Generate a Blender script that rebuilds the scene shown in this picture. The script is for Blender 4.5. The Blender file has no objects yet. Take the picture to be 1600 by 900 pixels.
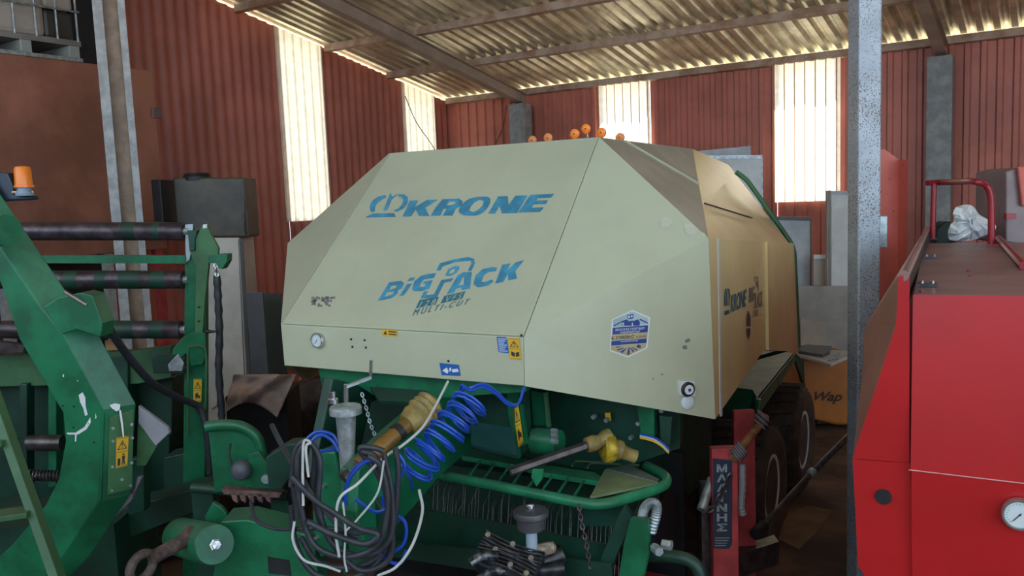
import bpy, math, random
from mathutils import Vector, Matrix
random.seed(4)
sc = bpy.context.scene
COL = sc.collection
R = math.radians

# ------------------------------------------------------------------ camera, sky, sun, exposure
F_PX, CAM_H = 1309.2, 2.8
YAW, PITCH, ROLL = R(33.3), R(6.066), R(2.281)
_F = Vector((-math.sin(YAW)*math.cos(PITCH), math.cos(YAW)*math.cos(PITCH), -math.sin(PITCH)))
_r0 = Vector((math.cos(YAW), math.sin(YAW), 0)); _u0 = _r0.cross(_F)
_R = _r0*math.cos(ROLL) - _u0*math.sin(ROLL)
_U = _r0*math.sin(ROLL) + _u0*math.cos(ROLL)
EYE = Vector((0, 0, CAM_H))
FWD = Vector((-math.sin(YAW), math.cos(YAW), 0)); RGT = Vector((math.cos(YAW), math.sin(YAW), 0)); UP = Vector((0, 0, 1))
cd = bpy.data.cameras.new('camera'); cam = bpy.data.objects.new('camera', cd); COL.objects.link(cam)
m = Matrix.Identity(4)
for i in range(3):
    m[i][0] = _R[i]; m[i][1] = _U[i]; m[i][2] = -_F[i]; m[i][3] = EYE[i]
cam.matrix_world = m
cd.sensor_width = 36; cd.lens = 36*F_PX/1600; cd.clip_start = .05
sc.camera = cam
sc.view_settings.view_transform = 'Standard'; sc.view_settings.look = 'None'
sc.view_settings.gamma = 1; sc.view_settings.use_curve_mapping = False
sc.view_settings.exposure = 0.0
W = bpy.data.worlds.new('sky'); sc.world = W; W.use_nodes = True
bg = W.node_tree.nodes['Background']; bg.inputs[0].default_value = (.62, .81, 1, 1); bg.inputs[1].default_value = 3.15
sl = bpy.data.lights.new('sun', 'SUN'); so = bpy.data.objects.new('sun', sl); COL.objects.link(so)
sl.energy = 22; sl.angle = R(.6); sl.color = (1, .9, .74)
so.rotation_euler = Vector((-.35, -1.0, -1.35)).to_track_quat('-Z', 'Y').to_euler()
so.location = (0, 20, 20)

# ------------------------------------------------------------------ turning measured points into places
def ray(px, py): return _F + _R*((px-800)/F_PX) + _U*((450-py)/F_PX)
def P(px, py, z):
    r = ray(px, py); return EYE + r*(z/r.dot(FWD))
def onplane(px, py, p0, n):
    r = ray(px, py); return EYE + r*((Vector(p0)-EYE).dot(n)/r.dot(n))
def plane3(a, b, c):
    n = (b-a).cross(c-a).normalized()
    if n.dot(EYE-a) < 0: n = -n
    return (a, n)
BY = .064
def B(a, b, h): return Vector((-2.696 + a*math.cos(BY) - b*math.sin(BY), 3.031 + a*math.sin(BY) + b*math.cos(BY), h))
BR = Vector((math.cos(BY), math.sin(BY), 0)); BB = Vector((-math.sin(BY), math.cos(BY), 0))
def onB(px, py, b): return onplane(px, py, B(0, b, 0), BB)
def onA(px, py, a): return onplane(px, py, B(a, 0, 0), BR)
def onH(px, py, h): return onplane(px, py, (0, 0, h), UP)
def onX(px, py, x): return onplane(px, py, (x, 0, 0), Vector((1, 0, 0)))
def onY(px, py, y): return onplane(px, py, (0, y, 0), Vector((0, 1, 0)))

# ------------------------------------------------------------------ materials
MATS = {}
def mat(name, col, rough=.5, metal=0, var=.12, vscale=3, col2=None, bump=0, bscale=40, dust=0, dustcol=(.22, .19, .15), trans=0, spec=.5, coords='Object', lo=.42, hi=.62):
    if name in MATS: return MATS[name]
    M = bpy.data.materials.new(name); M.use_nodes = True; nt = M.node_tree; N = nt.nodes; L = nt.links
    b = N['Principled BSDF']; b.inputs['Roughness'].default_value = rough; b.inputs['Metallic'].default_value = metal
    b.inputs['Specular IOR Level'].default_value = spec
    if trans: b.inputs['Transmission Weight'].default_value = trans
    geo = N.new('ShaderNodeNewGeometry')
    nz = N.new('ShaderNodeTexNoise'); nz.inputs['Scale'].default_value = vscale; nz.inputs['Detail'].default_value = 6; nz.inputs['Roughness'].default_value = .62
    L.new(geo.outputs['Position'], nz.inputs['Vector'])
    mr = N.new('ShaderNodeMapRange'); mr.inputs[1].default_value = lo; mr.inputs[2].default_value = hi
    L.new(nz.outputs[0], mr.inputs[0])
    mx = N.new('ShaderNodeMix'); mx.data_type = 'RGBA'
    c2 = col2 or tuple(c*(1-var*2) for c in col)
    mx.inputs[6].default_value = (*c2, 1); mx.inputs[7].default_value = (*col, 1)
    L.new(mr.outputs[0], mx.inputs[0]); out = mx.outputs[2]
    if dust:
        sx = N.new('ShaderNodeSeparateXYZ'); L.new(geo.outputs['Normal'], sx.inputs[0])
        m2 = N.new('ShaderNodeMapRange'); m2.inputs[1].default_value = .25; m2.inputs[2].default_value = .95; m2.inputs[4].default_value = dust
        L.new(sx.outputs[2], m2.inputs[0])
        mz = N.new('ShaderNodeMix'); mz.data_type = 'RGBA'; mz.inputs[7].default_value = (*dustcol, 1)
        L.new(m2.outputs[0], mz.inputs[0]); L.new(out, mz.inputs[6]); out = mz.outputs[2]
    L.new(out, b.inputs['Base Color'])
    if bump:
        n2 = N.new('ShaderNodeTexNoise'); n2.inputs['Scale'].default_value = bscale; n2.inputs['Detail'].default_value = 4
        L.new(geo.outputs['Position'], n2.inputs['Vector'])
        bp = N.new('ShaderNodeBump'); bp.inputs['Strength'].default_value = bump; bp.inputs['Distance'].default_value = .01
        L.new(n2.outputs[0], bp.inputs['Height']); L.new(bp.outputs[0], b.inputs['Normal'])
    MATS[name] = M; return M
def speckle_mat(name, base, dark, scale=38, thr=.60):
    M = mat(name, base, .55, .3, .08, 5); nt = M.node_tree; N = nt.nodes; L = nt.links; b = N['Principled BSDF']
    geo = N.new('ShaderNodeNewGeometry'); nz = N.new('ShaderNodeTexNoise'); nz.inputs['Scale'].default_value = scale; nz.inputs['Detail'].default_value = 2
    mp = N.new('ShaderNodeMapping'); mp.inputs['Scale'].default_value = (1, 1, .8); L.new(geo.outputs['Position'], mp.inputs[0]); L.new(mp.outputs[0], nz.inputs['Vector'])
    big = N.new('ShaderNodeTexNoise'); big.inputs['Scale'].default_value = 1.6; L.new(geo.outputs['Position'], big.inputs['Vector'])
    ad = N.new('ShaderNodeMath'); ad.operation = 'MULTIPLY_ADD'; ad.inputs[1].default_value = .35; L.new(big.outputs[0], ad.inputs[0]); L.new(nz.outputs[0], ad.inputs[2])
    mr = N.new('ShaderNodeMapRange'); mr.inputs[1].default_value = thr+.12; mr.inputs[2].default_value = thr+.16; L.new(ad.outputs[0], mr.inputs[0])
    src = b.inputs['Base Color'].links[0].from_socket
    mx = N.new('ShaderNodeMix'); mx.data_type = 'RGBA'; mx.inputs[7].default_value = (*dark, 1)
    L.new(mr.outputs[0], mx.inputs[0]); L.new(src, mx.inputs[6]); L.new(mx.outputs[2], b.inputs['Base Color'])
    return M
def sheet_mat(name, col, tr):
    M = bpy.data.materials.new(name); M.use_nodes = True; nt = M.node_tree; N = nt.nodes; L = nt.links
    for n in list(N): N.remove(n)
    o = N.new('ShaderNodeOutputMaterial'); d = N.new('ShaderNodeBsdfDiffuse'); t = N.new('ShaderNodeBsdfTranslucent'); mx = N.new('ShaderNodeMixShader')
    geo = N.new('ShaderNodeNewGeometry'); nz = N.new('ShaderNodeTexNoise'); nz.inputs['Scale'].default_value = 9; nz.inputs['Detail'].default_value = 5
    L.new(geo.outputs['Position'], nz.inputs['Vector'])
    cr = N.new('ShaderNodeMapRange'); cr.inputs[1].default_value = .3; cr.inputs[2].default_value = .7; cr.inputs[3].default_value = .8; cr.inputs[4].default_value = 1
    L.new(nz.outputs[0], cr.inputs[0])
    m2 = N.new('ShaderNodeMix'); m2.data_type = 'RGBA'; m2.blend_type = 'MULTIPLY'; m2.inputs[0].default_value = 1; m2.inputs[6].default_value = (*col, 1)
    L.new(cr.outputs[0], m2.inputs[7])
    L.new(m2.outputs[2], d.inputs[0]); L.new(m2.outputs[2], t.inputs[0]); mx.inputs[0].default_value = tr
    L.new(d.outputs[0], mx.inputs[1]); L.new(t.outputs[0], mx.inputs[2]); L.new(mx.outputs[0], o.inputs[0])
    return M

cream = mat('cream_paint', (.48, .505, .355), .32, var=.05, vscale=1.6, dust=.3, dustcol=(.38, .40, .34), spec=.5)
cream_side = mat('cream_warm_lit_paint', (.80, .60, .28), .2, var=.06, vscale=2, dust=.25, dustcol=(.42, .33, .22))  # same cream with the skylights' warm light put into the colour
creamroof = mat('brownish_cream_paint', (.44, .38, .30), .38, var=.12, vscale=2.5)  # browner cream for the shoulder and roof panels
grn = mat('green_paint', (.008, .165, .07), .4, var=.22, vscale=4, dust=.35, dustcol=(.09, .13, .10))
grn_l = mat('lit_green_paint', (.02, .27, .12), .4, var=.2, vscale=5, dust=.25, dustcol=(.12, .22, .14))  # rack's dusty green, brightened in colour against the hood's shade
grn_d = mat('dark_shaded_green_paint', (.007, .060, .035), .5, var=.25, vscale=3, dust=.3, dustcol=(.06, .08, .06))  # green with shade put in, for shaded parts; also the dark roller bands
grn_o = mat('faded_green_paint', (.05, .16, .06), .5, var=.2, vscale=3, dust=.4, dustcol=(.12, .13, .08))
wallred = mat('red_wall_sheet', (.56, .175, .12), .45, var=.12, vscale=1.2, spec=.4)
panelred = mat('brown_red_panel', (.38, .145, .09), .5, var=.2, vscale=.9)
roofm = mat('galvanised_roof', (.88, .82, .60), .38, metal=.45, var=.2, vscale=1.6, bump=.15, bscale=9)
rustm = mat('rusty_primer_steel', (.50, .38, .30), .7, var=.2, vscale=3.5, col2=(.34, .19, .12), lo=.38, hi=.6)
conc = mat('concrete_grey', (.33, .34, .33), .8, var=.15, vscale=6, bump=.3, bscale=30)
galv = mat('galvanised_steel', (.50, .56, .58), .42, metal=.6, var=.2, vscale=18)
chrome = mat('bright_steel', (.6, .62, .64), .25, metal=.9, var=.1, vscale=20)
web = mat('dusty_brown_steel', (.36, .26, .19), .7, var=.15, vscale=6)
flange = mat('pale_grey_steel', (.46, .46, .46), .6, metal=.2, var=.15, vscale=9)
redp = mat('bright_red_paint', (.45, .011, .013), .36, var=.06, vscale=1.5, dust=.0)
reddeck = mat('dusty_sky_tinted_red', (.34, .19, .18), .36, var=.14, vscale=3)  # red under dust, with the sky's reflection mixed into the colour
redpink = mat('faded_red_paint', (.68, .15, .11), .5, var=.08, vscale=3)
redhand = mat('dark_red_paint', (.34, .02, .03), .3, var=.1)
redside = mat('shaded_side_red', (.33, .14, .11), .4, var=.12, vscale=3)  # red of the outer side, its shade painted in as brown
redpost = mat('pinkish_red_paint', (.50, .06, .06), .55, var=.18, vscale=6)
black = mat('black_plastic', (.018, .019, .022), .5, var=.2, vscale=8)
rubber = mat('tyre_rubber', (.085, .062, .052), .85, var=.25, vscale=6, bump=.2)
hosem = mat('black_hose_rubber', (.035, .04, .05), .5, var=.2, vscale=20)
bluem = mat('blue_hose', (.01, .075, .46), .3, var=.08)
whitewire = mat('white_cable', (.55, .57, .54), .5)
amber = mat('amber_lens', (.95, .24, .02), .25, var=.05)
amberdark = mat('dull_orange_reflector', (.75, .25, .06), .35, var=.08)
yel = mat('warning_yellow', (.72, .42, .02), .45, var=.05)
ink = mat('black_ink', (.03, .03, .03), .6, var=0)
whit = mat('white_ink', (.7, .72, .72), .5, var=.02)
bluedecal = mat('decal_blue', (.015, .12, .42), .4, var=.05)
navy = mat('navy_ink', (.02, .055, .25), .4, var=.03)
krone_blue = mat('faded_blue_lettering', (.06, .30, .47), .4, var=.16, vscale=14)
krone_teal = mat('dark_teal_lettering', (.035, .17, .22), .4, var=.12, vscale=14)
sidelet = mat('grey_green_lettering', (.16, .19, .16), .4, var=.1, vscale=20)
sidelet2 = mat('faint_grey_lettering', (.34, .28, .16), .45, var=.1, vscale=20)
ptoyel = mat('yellowed_plastic', (.36, .26, .08), .5, var=.2, vscale=14)
ptobr = mat('amber_plastic_tube', (.30, .15, .03), .4, var=.2, vscale=10)
pipe = mat('dark_steel_tube', (.13, .11, .11), .35, metal=.6, var=.25, vscale=15)
rollm = mat('worn_roller_steel', (.11, .085, .10), .35, metal=.5, var=.3, vscale=9)
floorm = mat('floor_dirt', (.22, .12, .08), .85, var=.3, vscale=1.1, bump=.4, bscale=7, col2=(.07, .045, .035))
cardb = mat('cardboard_brown', (.28, .17, .10), .85, var=.15)
whitep = mat('white_panel', (.70, .71, .68), .5, var=.1, vscale=2)
greyp = mat('grey_panel', (.46, .48, .50), .5, var=.12, vscale=3)
beigep = mat('beige_board', (.42, .36, .29), .7, var=.1, vscale=2)
darkbr = mat('dark_tank_plastic', (.085, .068, .042), .4, var=.25, vscale=3)
cabin = mat('grey_cabinet_paint', (.60, .55, .48), .5, var=.1, vscale=3)
orange = mat('orange_machine_paint', (.60, .20, .02), .45, var=.12, vscale=2)
tarpm = mat('pinkish_tarp', (.50, .38, .33), .7, var=.15, vscale=5)
bagm = mat('white_plastic_bag', (.75, .77, .77), .35, var=.05)
ibcw = mat('ibc_plastic', (.42, .36, .31), .4, var=.15, vscale=2)
wrust = mat('rusty_orange', (.35, .15, .06), .7, var=.3, vscale=15)
castm = mat('black_cast_iron', (.05, .055, .06), .35, metal=.5, var=.3, vscale=30)
glassf = mat('gauge_face', (.62, .70, .72), .25, var=.02)
creampl = mat('olive_cream_plate', (.23, .28, .14), .5, var=.15, vscale=6)
skyl_back = sheet_mat('translucent_sheet', (.92, .88, .78), .6)
skyl_left = sheet_mat('warm_translucent_sheet', (.82, .74, .60), .6)  # left sheets tinted warmer and darker than the back ones
speck = speckle_mat('speckled_galvanised', (.46, .52, .58), (.20, .15, .13), 130, .625)

# ------------------------------------------------------------------ objects
ROOTM = {}
def tag(o, label=None, cat=None, group=None, kind=None):
    if label: o['label'] = label
    if cat: o['category'] = cat
    if group: o['group'] = group
    if kind: o['kind'] = kind
    return o
def thing(name, label, cat, loc, rz=0, group=None):
    o = bpy.data.objects.new(name, None); COL.objects.link(o); o.empty_display_size = .2
    o.location = loc; o.rotation_euler = (0, 0, rz)
    ROOTM[o.name] = (Matrix.Translation(Vector(loc)) @ Matrix.Rotation(rz, 4, 'Z')).inverted()
    return tag(o, label, cat, group)
class MB:
    core = None        # middle of a hollow body: its plates grow towards it
    def __init__(s): s.v = []; s.f = []; s.sm = []; s.cuts = []
    def add(s, vs, fs, smooth=False):
        b = len(s.v); s.v += [Vector(v) for v in vs]; s.f += [tuple(i+b for i in f) for f in fs]; s.sm += [smooth]*len(fs); return s
    def prism(s, pts, vec, smooth=False):
        n = len(pts); vec = Vector(vec); pts = [Vector(p) for p in pts]
        return s.add(pts + [p+vec for p in pts], [tuple(range(n)), tuple(reversed(range(n, 2*n)))] + [(i, i+n, (i+1) % n+n, (i+1) % n) for i in range(n)], smooth)
    def slab(s, pts, t=.02):           # plate of thickness t whose front face is pts, growing away from the eye
        a, b, c = Vector(pts[0]), Vector(pts[1]), Vector(pts[2])
        n = (b-a).cross(c-a).normalized()
        if (n.dot(EYE-a) if MB.core is None else -n.dot(MB.core-a)) < 0: n = -n
        return s.prism(pts, -n*t)
    def box(s, c, x, y, z):            # centre and three half-axis vectors
        c = Vector(c); x = Vector(x); y = Vector(y); z = Vector(z)
        vs = [c+x*i+y*j+z*k for k in (-1, 1) for j in (-1, 1) for i in (-1, 1)]
        return s.add(vs, [(0, 2, 3, 1), (4, 5, 7, 6), (0, 1, 5, 4), (2, 6, 7, 3), (0, 4, 6, 2), (1, 3, 7, 5)])
    def abox(s, x0, x1, y0, y1, z0, z1):
        return s.box(((x0+x1)/2, (y0+y1)/2, (z0+z1)/2), ((x1-x0)/2, 0, 0), (0, (y1-y0)/2, 0), (0, 0, (z1-z0)/2))
    def bbox(s, a0, a1, b0, b1, h0, h1):
        return s.box(B((a0+a1)/2, (b0+b1)/2, (h0+h1)/2), BR*(a1-a0)/2, BB*(b1-b0)/2, UP*(h1-h0)/2)
    def rings(s, rings, closed=False, cap=True, smooth=True):
        n = len(rings[0]); m_ = len(rings); vs = [p for r in rings for p in r]; fs = []
        for i in range(m_ if closed else m_-1):
            j = (i+1) % m_
            for k in range(n): fs.append((i*n+k, i*n+(k+1) % n, j*n+(k+1) % n, j*n+k))
        s.add(vs, fs, smooth)
        if cap and not closed:
            s.add(rings[0], [tuple(reversed(range(n)))]); s.add(rings[-1], [tuple(range(n))])
        return s
    def tube(s, path, r, n=10, closed=False, cap=True):
        path = [Vector(p) for p in path]; m_ = len(path); rr = []; ref = None
        for i in range(m_):
            if closed: t = path[(i+1) % m_]-path[i-1]
            else: t = path[min(i+1, m_-1)]-path[max(i-1, 0)]
            if t.length < 1e-9: t = Vector((0, 0, 1))
            t.normalize()
            if ref is None:
                ref = t.orthogonal().normalized()
            ref = (ref - t*ref.dot(t))
            ref = ref.normalized() if ref.length > 1e-6 else t.orthogonal().normalized()
            bi = t.cross(ref); ri = r[i] if isinstance(r, (list, tuple)) else r
            rr.append([path[i]+(ref*math.cos(2*math.pi*k/n)+bi*math.sin(2*math.pi*k/n))*ri for k in range(n)])
        return s.rings(rr, closed, cap)
    def cyl(s, p0, p1, r0, r1=None, n=20): return s.tube([p0, p1], [r0, r0 if r1 is None else r1], n)
    def lathe(s, p, ax, prof, n=28, smooth=True):     # prof: (distance along axis, radius)
        p = Vector(p); ax = Vector(ax).normalized(); u = ax.orthogonal().normalized(); w = ax.cross(u)
        return s.rings([[p+ax*d+(u*math.cos(2*math.pi*k/n)+w*math.sin(2*math.pi*k/n))*max(r, 1e-4) for k in range(n)] for d, r in prof], smooth=smooth)
    def build(s, name, material, parent=None, label=None, cat=None, group=None, kind=None, bevel=0, flat=False):
        if len(s.cuts) > 1:
            ct = s.cuts + [len(s.v)]; out = None
            for a, b in zip(ct, ct[1:]):
                q = MB(); q.v = s.v[a:b]
                for f, sm in zip(s.f, s.sm):
                    if a <= f[0] < b: q.f.append(tuple(i-a for i in f)); q.sm.append(sm)
                out = q.build(name, material, parent, label, cat, group, kind, bevel, flat)
            return out
        root = parent
        while root is not None and root.parent is not None: root = root.parent
        if root is not None: M = ROOTM[root.name]
        else:
            lo = [min(v[i] for v in s.v) for i in range(3)]; hi = [max(v[i] for v in s.v) for i in range(3)]
            org = Vector(((lo[0]+hi[0])/2, (lo[1]+hi[1])/2, lo[2])); M = Matrix.Translation(-org)
        me = bpy.data.meshes.new(name); me.from_pydata([tuple(M @ v) for v in s.v], [], s.f)
        me.polygons.foreach_set('use_smooth', [False if flat else x for x in s.sm])
        o = bpy.data.objects.new(name, me); COL.objects.link(o); me.materials.append(material)
        if any(s.sm) and not flat: me.set_sharp_from_angle(angle=R(38))
        if root is not None: o.parent = parent
        else:
            o.location = org; ROOTM[o.name] = M
        if not any(s.sm):
            import bmesh
            bm = bmesh.new(); bm.from_mesh(me); bmesh.ops.recalc_face_normals(bm, faces=bm.faces); bm.to_mesh(me); bm.free()
        if bevel:
            b = o.modifiers.new('bevel', 'BEVEL'); b.width = bevel; b.segments = 2; b.limit_method = 'ANGLE'; b.angle_limit = R(30)
        return tag(o, label, cat, group, kind)
def spline(pts, n=8, closed=False):
    pts = [Vector(p) for p in pts]; m_ = len(pts); out = []
    for i in range(m_ if closed else m_-1):
        p0 = pts[i-1] if (closed or i > 0) else pts[0]*2-pts[1]
        p1 = pts[i]; p2 = pts[(i+1) % m_]
        p3 = pts[(i+2) % m_] if (closed or i+2 < m_) else p2*2-p1
        for k in range(n):
            t = k/n
            out.append(.5*((2*p1)+(p2-p0)*t+(2*p0-5*p1+4*p2-p3)*t*t+(3*p1-p0-3*p2+p3)*t**3))
    if not closed: out.append(pts[-1])
    return out
def px3(pts, z): return [P(p[0], p[1], p[2] if len(p) > 2 else z) for p in pts]
def pathpx(pts, z, n=8, closed=False): return spline(px3(pts, z), n, closed)
def chain(mb, path, link=.03, r=.004):
    path = [Vector(p) for p in path]; d = 0; k = 0; acc = []
    for a, b in zip(path, path[1:]):
        L_ = (b-a).length; t = (b-a)/L_ if L_ else UP
        while d < L_:
            acc.append((a+t*d, t)); d += link*.72
        d -= L_
    for c, t in acc:
        u = t.orthogonal().normalized()
        if k % 2: u = t.cross(u)
        k += 1
        mb.tube([c+t*(link*.5*math.cos(q*math.pi/4))+u*(link*.3*math.sin(q*math.pi/4)) for q in range(8)], r, 5, closed=True)
    return mb
# flat marks on a surface: authored as outlines, laid on the plane (p0, n)
def lay(px, py, pl, lift=.003):
    base = .018 if lift > .015 else .003
    lift = (.0135 if base == .018 else .003)+(lift-base)*.3
    return onplane(px, py, pl[0]+pl[1]*lift, pl[1])
def mark(name, polys, pl, material, parent, label=None, lift=.003):
    mb = MB()
    for poly in polys:
        if name in ('letter_counter', 'model_plate', 'white_splash', 'printed_picture', 'navy_band', 'sand_band', 'scuff', 'worn_patch', 'cab_window'): mb.cuts.append(len(mb.v))
        mb.add([lay(x, y, pl, lift) for x, y in poly], [tuple(range(len(poly)))])
    o = mb.build(name, material, parent, label); return o
def glyphs(body, shear=0, bold=0):
    c = bpy.data.curves.new('t', 'FONT'); c.body = body; c.size = 1; c.shear = shear; c.offset = bold; c.resolution_u = 4; c.fill_mode = 'FRONT'
    o = bpy.data.objects.new('t', c); COL.objects.link(o)
    dg = bpy.context.evaluated_depsgraph_get(); dg.update(); ev = o.evaluated_get(dg); me = ev.to_mesh()
    vs = [(v.co.x, v.co.y) for v in me.vertices]; fs = [tuple(p.vertices) for p in me.polygons]
    ev.to_mesh_clear(); bpy.data.objects.remove(o); bpy.data.curves.remove(c)
    return vs, fs
def text(mb, body, quad, pl, shear=0, bold=0.0, lift=.004):
    vs, fs = glyphs(body, shear, bold)
    if not vs: return mb
    x0 = min(v[0] for v in vs); x1 = max(v[0] for v in vs); y0 = min(v[1] for v in vs); y1 = max(v[1] for v in vs)
    bl, br, tr, tl = quad; out = []
    for x, y in vs:
        u = (x-x0)/max(x1-x0, 1e-6); v = (y-y0)/max(y1-y0, 1e-6)
        X = (bl[0]*(1-u)+br[0]*u)*(1-v)+(tl[0]*(1-u)+tr[0]*u)*v; Y = (bl[1]*(1-u)+br[1]*u)*(1-v)+(tl[1]*(1-u)+tr[1]*u)*v
        out.append(lay(X, Y, pl, lift))
    return mb.add(out, fs)
def bil(q, u, v):   # q: tl tr br bl
    tl, tr, br, bl = q
    return ((tl[0]*(1-u)+tr[0]*u)*(1-v)+(bl[0]*(1-u)+br[0]*u)*v, (tl[1]*(1-u)+tr[1]*u)*(1-v)+(bl[1]*(1-u)+br[1]*u)*v)
def warning(parent, q, pl, lower=None, name='warning_sticker', base=None, up=True, lift=.004):
    """yellow sticker with a black warning triangle and a pictogram under it; q = tl tr br bl"""
    st = mark(name, [q], pl, base or yel, parent, lift=lift)
    S = lambda pts, o=0: [bil(q, u, v) for u, v in pts]
    def tri(cx, cy, s, w=1.0): return [(cx, cy-s), (cx+s*w, cy+s*.8), (cx-s*w, cy+s*.8)]
    d = [(S([(.04, .03), (.96, .03), (.96, .045), (.04, .045)])), S([(.04, .49), (.96, .49), (.96, .505), (.04, .505)]), S([(.04, .955), (.96, .955), (.96, .97), (.04, .97)])]
    mark('border_line', d + [S(tri(.5, .28, .17, 2.4))], pl, ink, st, lift=lift+.002)
    mark('triangle_field', [S(tri(.5, .29, .125, 2.3))], pl, yel, st, lift=lift+.003)
    pic = [S([(.44, .2), (.56, .2), (.53, .31), (.47, .31)]), S([(.45, .33), (.55, .33), (.55, .36), (.45, .36)])]
    if lower == 'book': pic += [S([(.15, .62), (.46, .68), (.46, .88), (.15, .82)]), S([(.54, .68), (.85, .62), (.85, .82), (.54, .88)])]
    elif lower == 'man': pic += [S([(.55, .56), (.7, .56), (.7, .62), (.55, .62)]), S([(.5, .64), (.78, .64), (.74, .8), (.8, .93), (.68, .93), (.62, .82), (.56, .93), (.46, .93), (.54, .8)]), S([(.14, .7), (.38, .7), (.38, .93), (.14, .93)])]
    else: pic += [S([(.2, .66), (.5, .58), (.6, .7), (.85, .72), (.8, .86), (.5, .8), (.3, .9)])]
    mark('pictogram', pic, pl, ink, st, lift=lift+.005)
    return st
def bolt(mb, c, n, r=.012, t=.01):
    mb.cuts.append(len(mb.v)); return mb.cyl(c, Vector(c)+Vector(n).normalized()*t, r, r, 6)

# ------------------------------------------------------------------ THE SHED
XL, YD, HE, SLP = -10.34, 13.61, 4.814, .194
def roofz(y): return HE + SLP*(YD-y)
XR, YF = 8.0, -5.0
def sheet(mb, p0, du, width, z0, z1f, pitch, amp, nrm, trap=False, n=8):
    steps = max(2, int(width/pitch*n)); pts = []
    for i in range(steps+1):
        s = width*i/steps; ph = (s/pitch) % 1
        if trap: o = 0 if ph < .3 else (amp*(ph-.3)/.1 if ph < .4 else (amp if ph < .7 else (amp*(1-(ph-.7)/.1) if ph < .8 else 0)))
        else: o = amp*.5*(1+math.sin(2*math.pi*ph))
        pts.append((s, o))
    vs = []
    for s, o in pts:
        q = Vector(p0)+Vector(du)*s+Vector(nrm)*o
        vs += [(q.x, q.y, z0), (q.x, q.y, z1f(q))]
    mb.add(vs, [(2*i, 2*i+2, 2*i+3, 2*i+1) for i in range(len(pts)-1)], not trap)
ZB = 2.58
# floor
mb = MB(); mb.abox(XL-.3, XR+.3, YF-.3, YD+.3, -.1, 0); tag(mb.build('floor', floorm), kind='structure')
mb = MB(); mb.abox(-40, 40, -60, YF-.31, -.14, -.04); mb.abox(-40, XL-.31, YF-.31, 40, -.14, -.04); mb.abox(XL-.31, 40, YD+.31, 40, -.14, -.04)
tag(mb.build('ground_yard', mat('yard_gravel', (.60, .52, .38), .9, var=.1)), kind='structure')
# back wall: red sheets, two skylight strips in view and two added out of view
groove_back = sheet_mat('dark_groove_back', (.36, .26, .17), .35); groove_left = sheet_mat('dark_groove_left', (.66, .58, .46), .52)
def groove_strips(o, m_, n):  # gives part of every corrugation a darker sheet material
    o.data.materials.append(m_)
    for i, p in enumerate(o.data.polygons):
        if i % n in (0, 1): p.material_index = 1
    return o
S3, S4, S5_ADDED, S6_ADDED = (-6.874, -5.944), (-3.793, -2.853), (1.9, 2.85), (4.9, 5.85)  # last two are unseen, added to throw warm light on the baler side
mb = MB(); zt = lambda q: HE-.03
for xa, xb in ((XL, S3[0]), (S3[1], S4[0]), (S4[1], S5_ADDED[0]), (S5_ADDED[1], S6_ADDED[0]), (S6_ADDED[1], XR)):
    sheet(mb, (xa, YD, 0), (1, 0, 0), xb-xa, 0, zt, .2, -.035, (0, 1, 0), True, 40)
for xa, xb in (S3, S4, S5_ADDED, S6_ADDED):
    sheet(mb, (xa, YD, 0), (1, 0, 0), xb-xa, 0, lambda q: ZB, .2, -.035, (0, 1, 0), True, 40)
tag(mb.build('wall_back', wallred), kind='structure')
for i, (xa, xb) in enumerate((S3, S4, S5_ADDED, S6_ADDED)):
    mb = MB(); sheet(mb, (xa-.03, YD-.06, 0), (1, 0, 0), xb-xa+.06, ZB, lambda q: HE-.02, .155, -.04, (0, 1, 0), False, 14)
    groove_strips(tag(mb.build('window_%d' % (i+1), skyl_back), kind='structure'), groove_back, 14)
# left wall
S1, S2 = (9.317, 10.189), (12.283, 13.145)
mb = MB(); zt = lambda q: roofz(q.y)-.035
for ya, yb in ((YF, S1[0]), (S1[1], S2[0]), (S2[1], YD)):
    sheet(mb, (XL, ya, 0), (0, 1, 0), yb-ya, 0, zt, .18, .035, (1, 0, 0), False, 10)
for ya, yb in (S1, S2):
    sheet(mb, (XL, ya, 0), (0, 1, 0), yb-ya, 0, lambda q: ZB, .18, .035, (1, 0, 0), False, 10)
tag(mb.build('wall_left', wallred), kind='structure')
for i, (ya, yb) in enumerate((S1, S2)):
    mb = MB(); sheet(mb, (XL+.036, ya-.09, 0), (0, 1, 0), yb-ya+.15, ZB, lambda q: roofz(q.y)-.05, .175, .035, (1, 0, 0), False, 14)
    groove_strips(tag(mb.build('window_%d' % (i+5), skyl_left), kind='structure'), groove_left, 14)
mb = MB(); sheet(mb, (XL, YF, 0), (1, 0, 0), XR-XL, 0, lambda q: 3.0, .2, .035, (0, 1, 0), True, 10)  # unseen low wall added to keep light off the lower foreground
tag(mb.build('wall_light_block', wallred), kind='structure')
mb = MB(); sheet(mb, (XR, 5.0, 0), (0, 1, 0), YD-5.0, 0, lambda q: roofz(q.y)-.035, .2, .035, (-1, 0, 0), True, 20)
tag(mb.build('wall_right', wallred), kind='structure')
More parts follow.
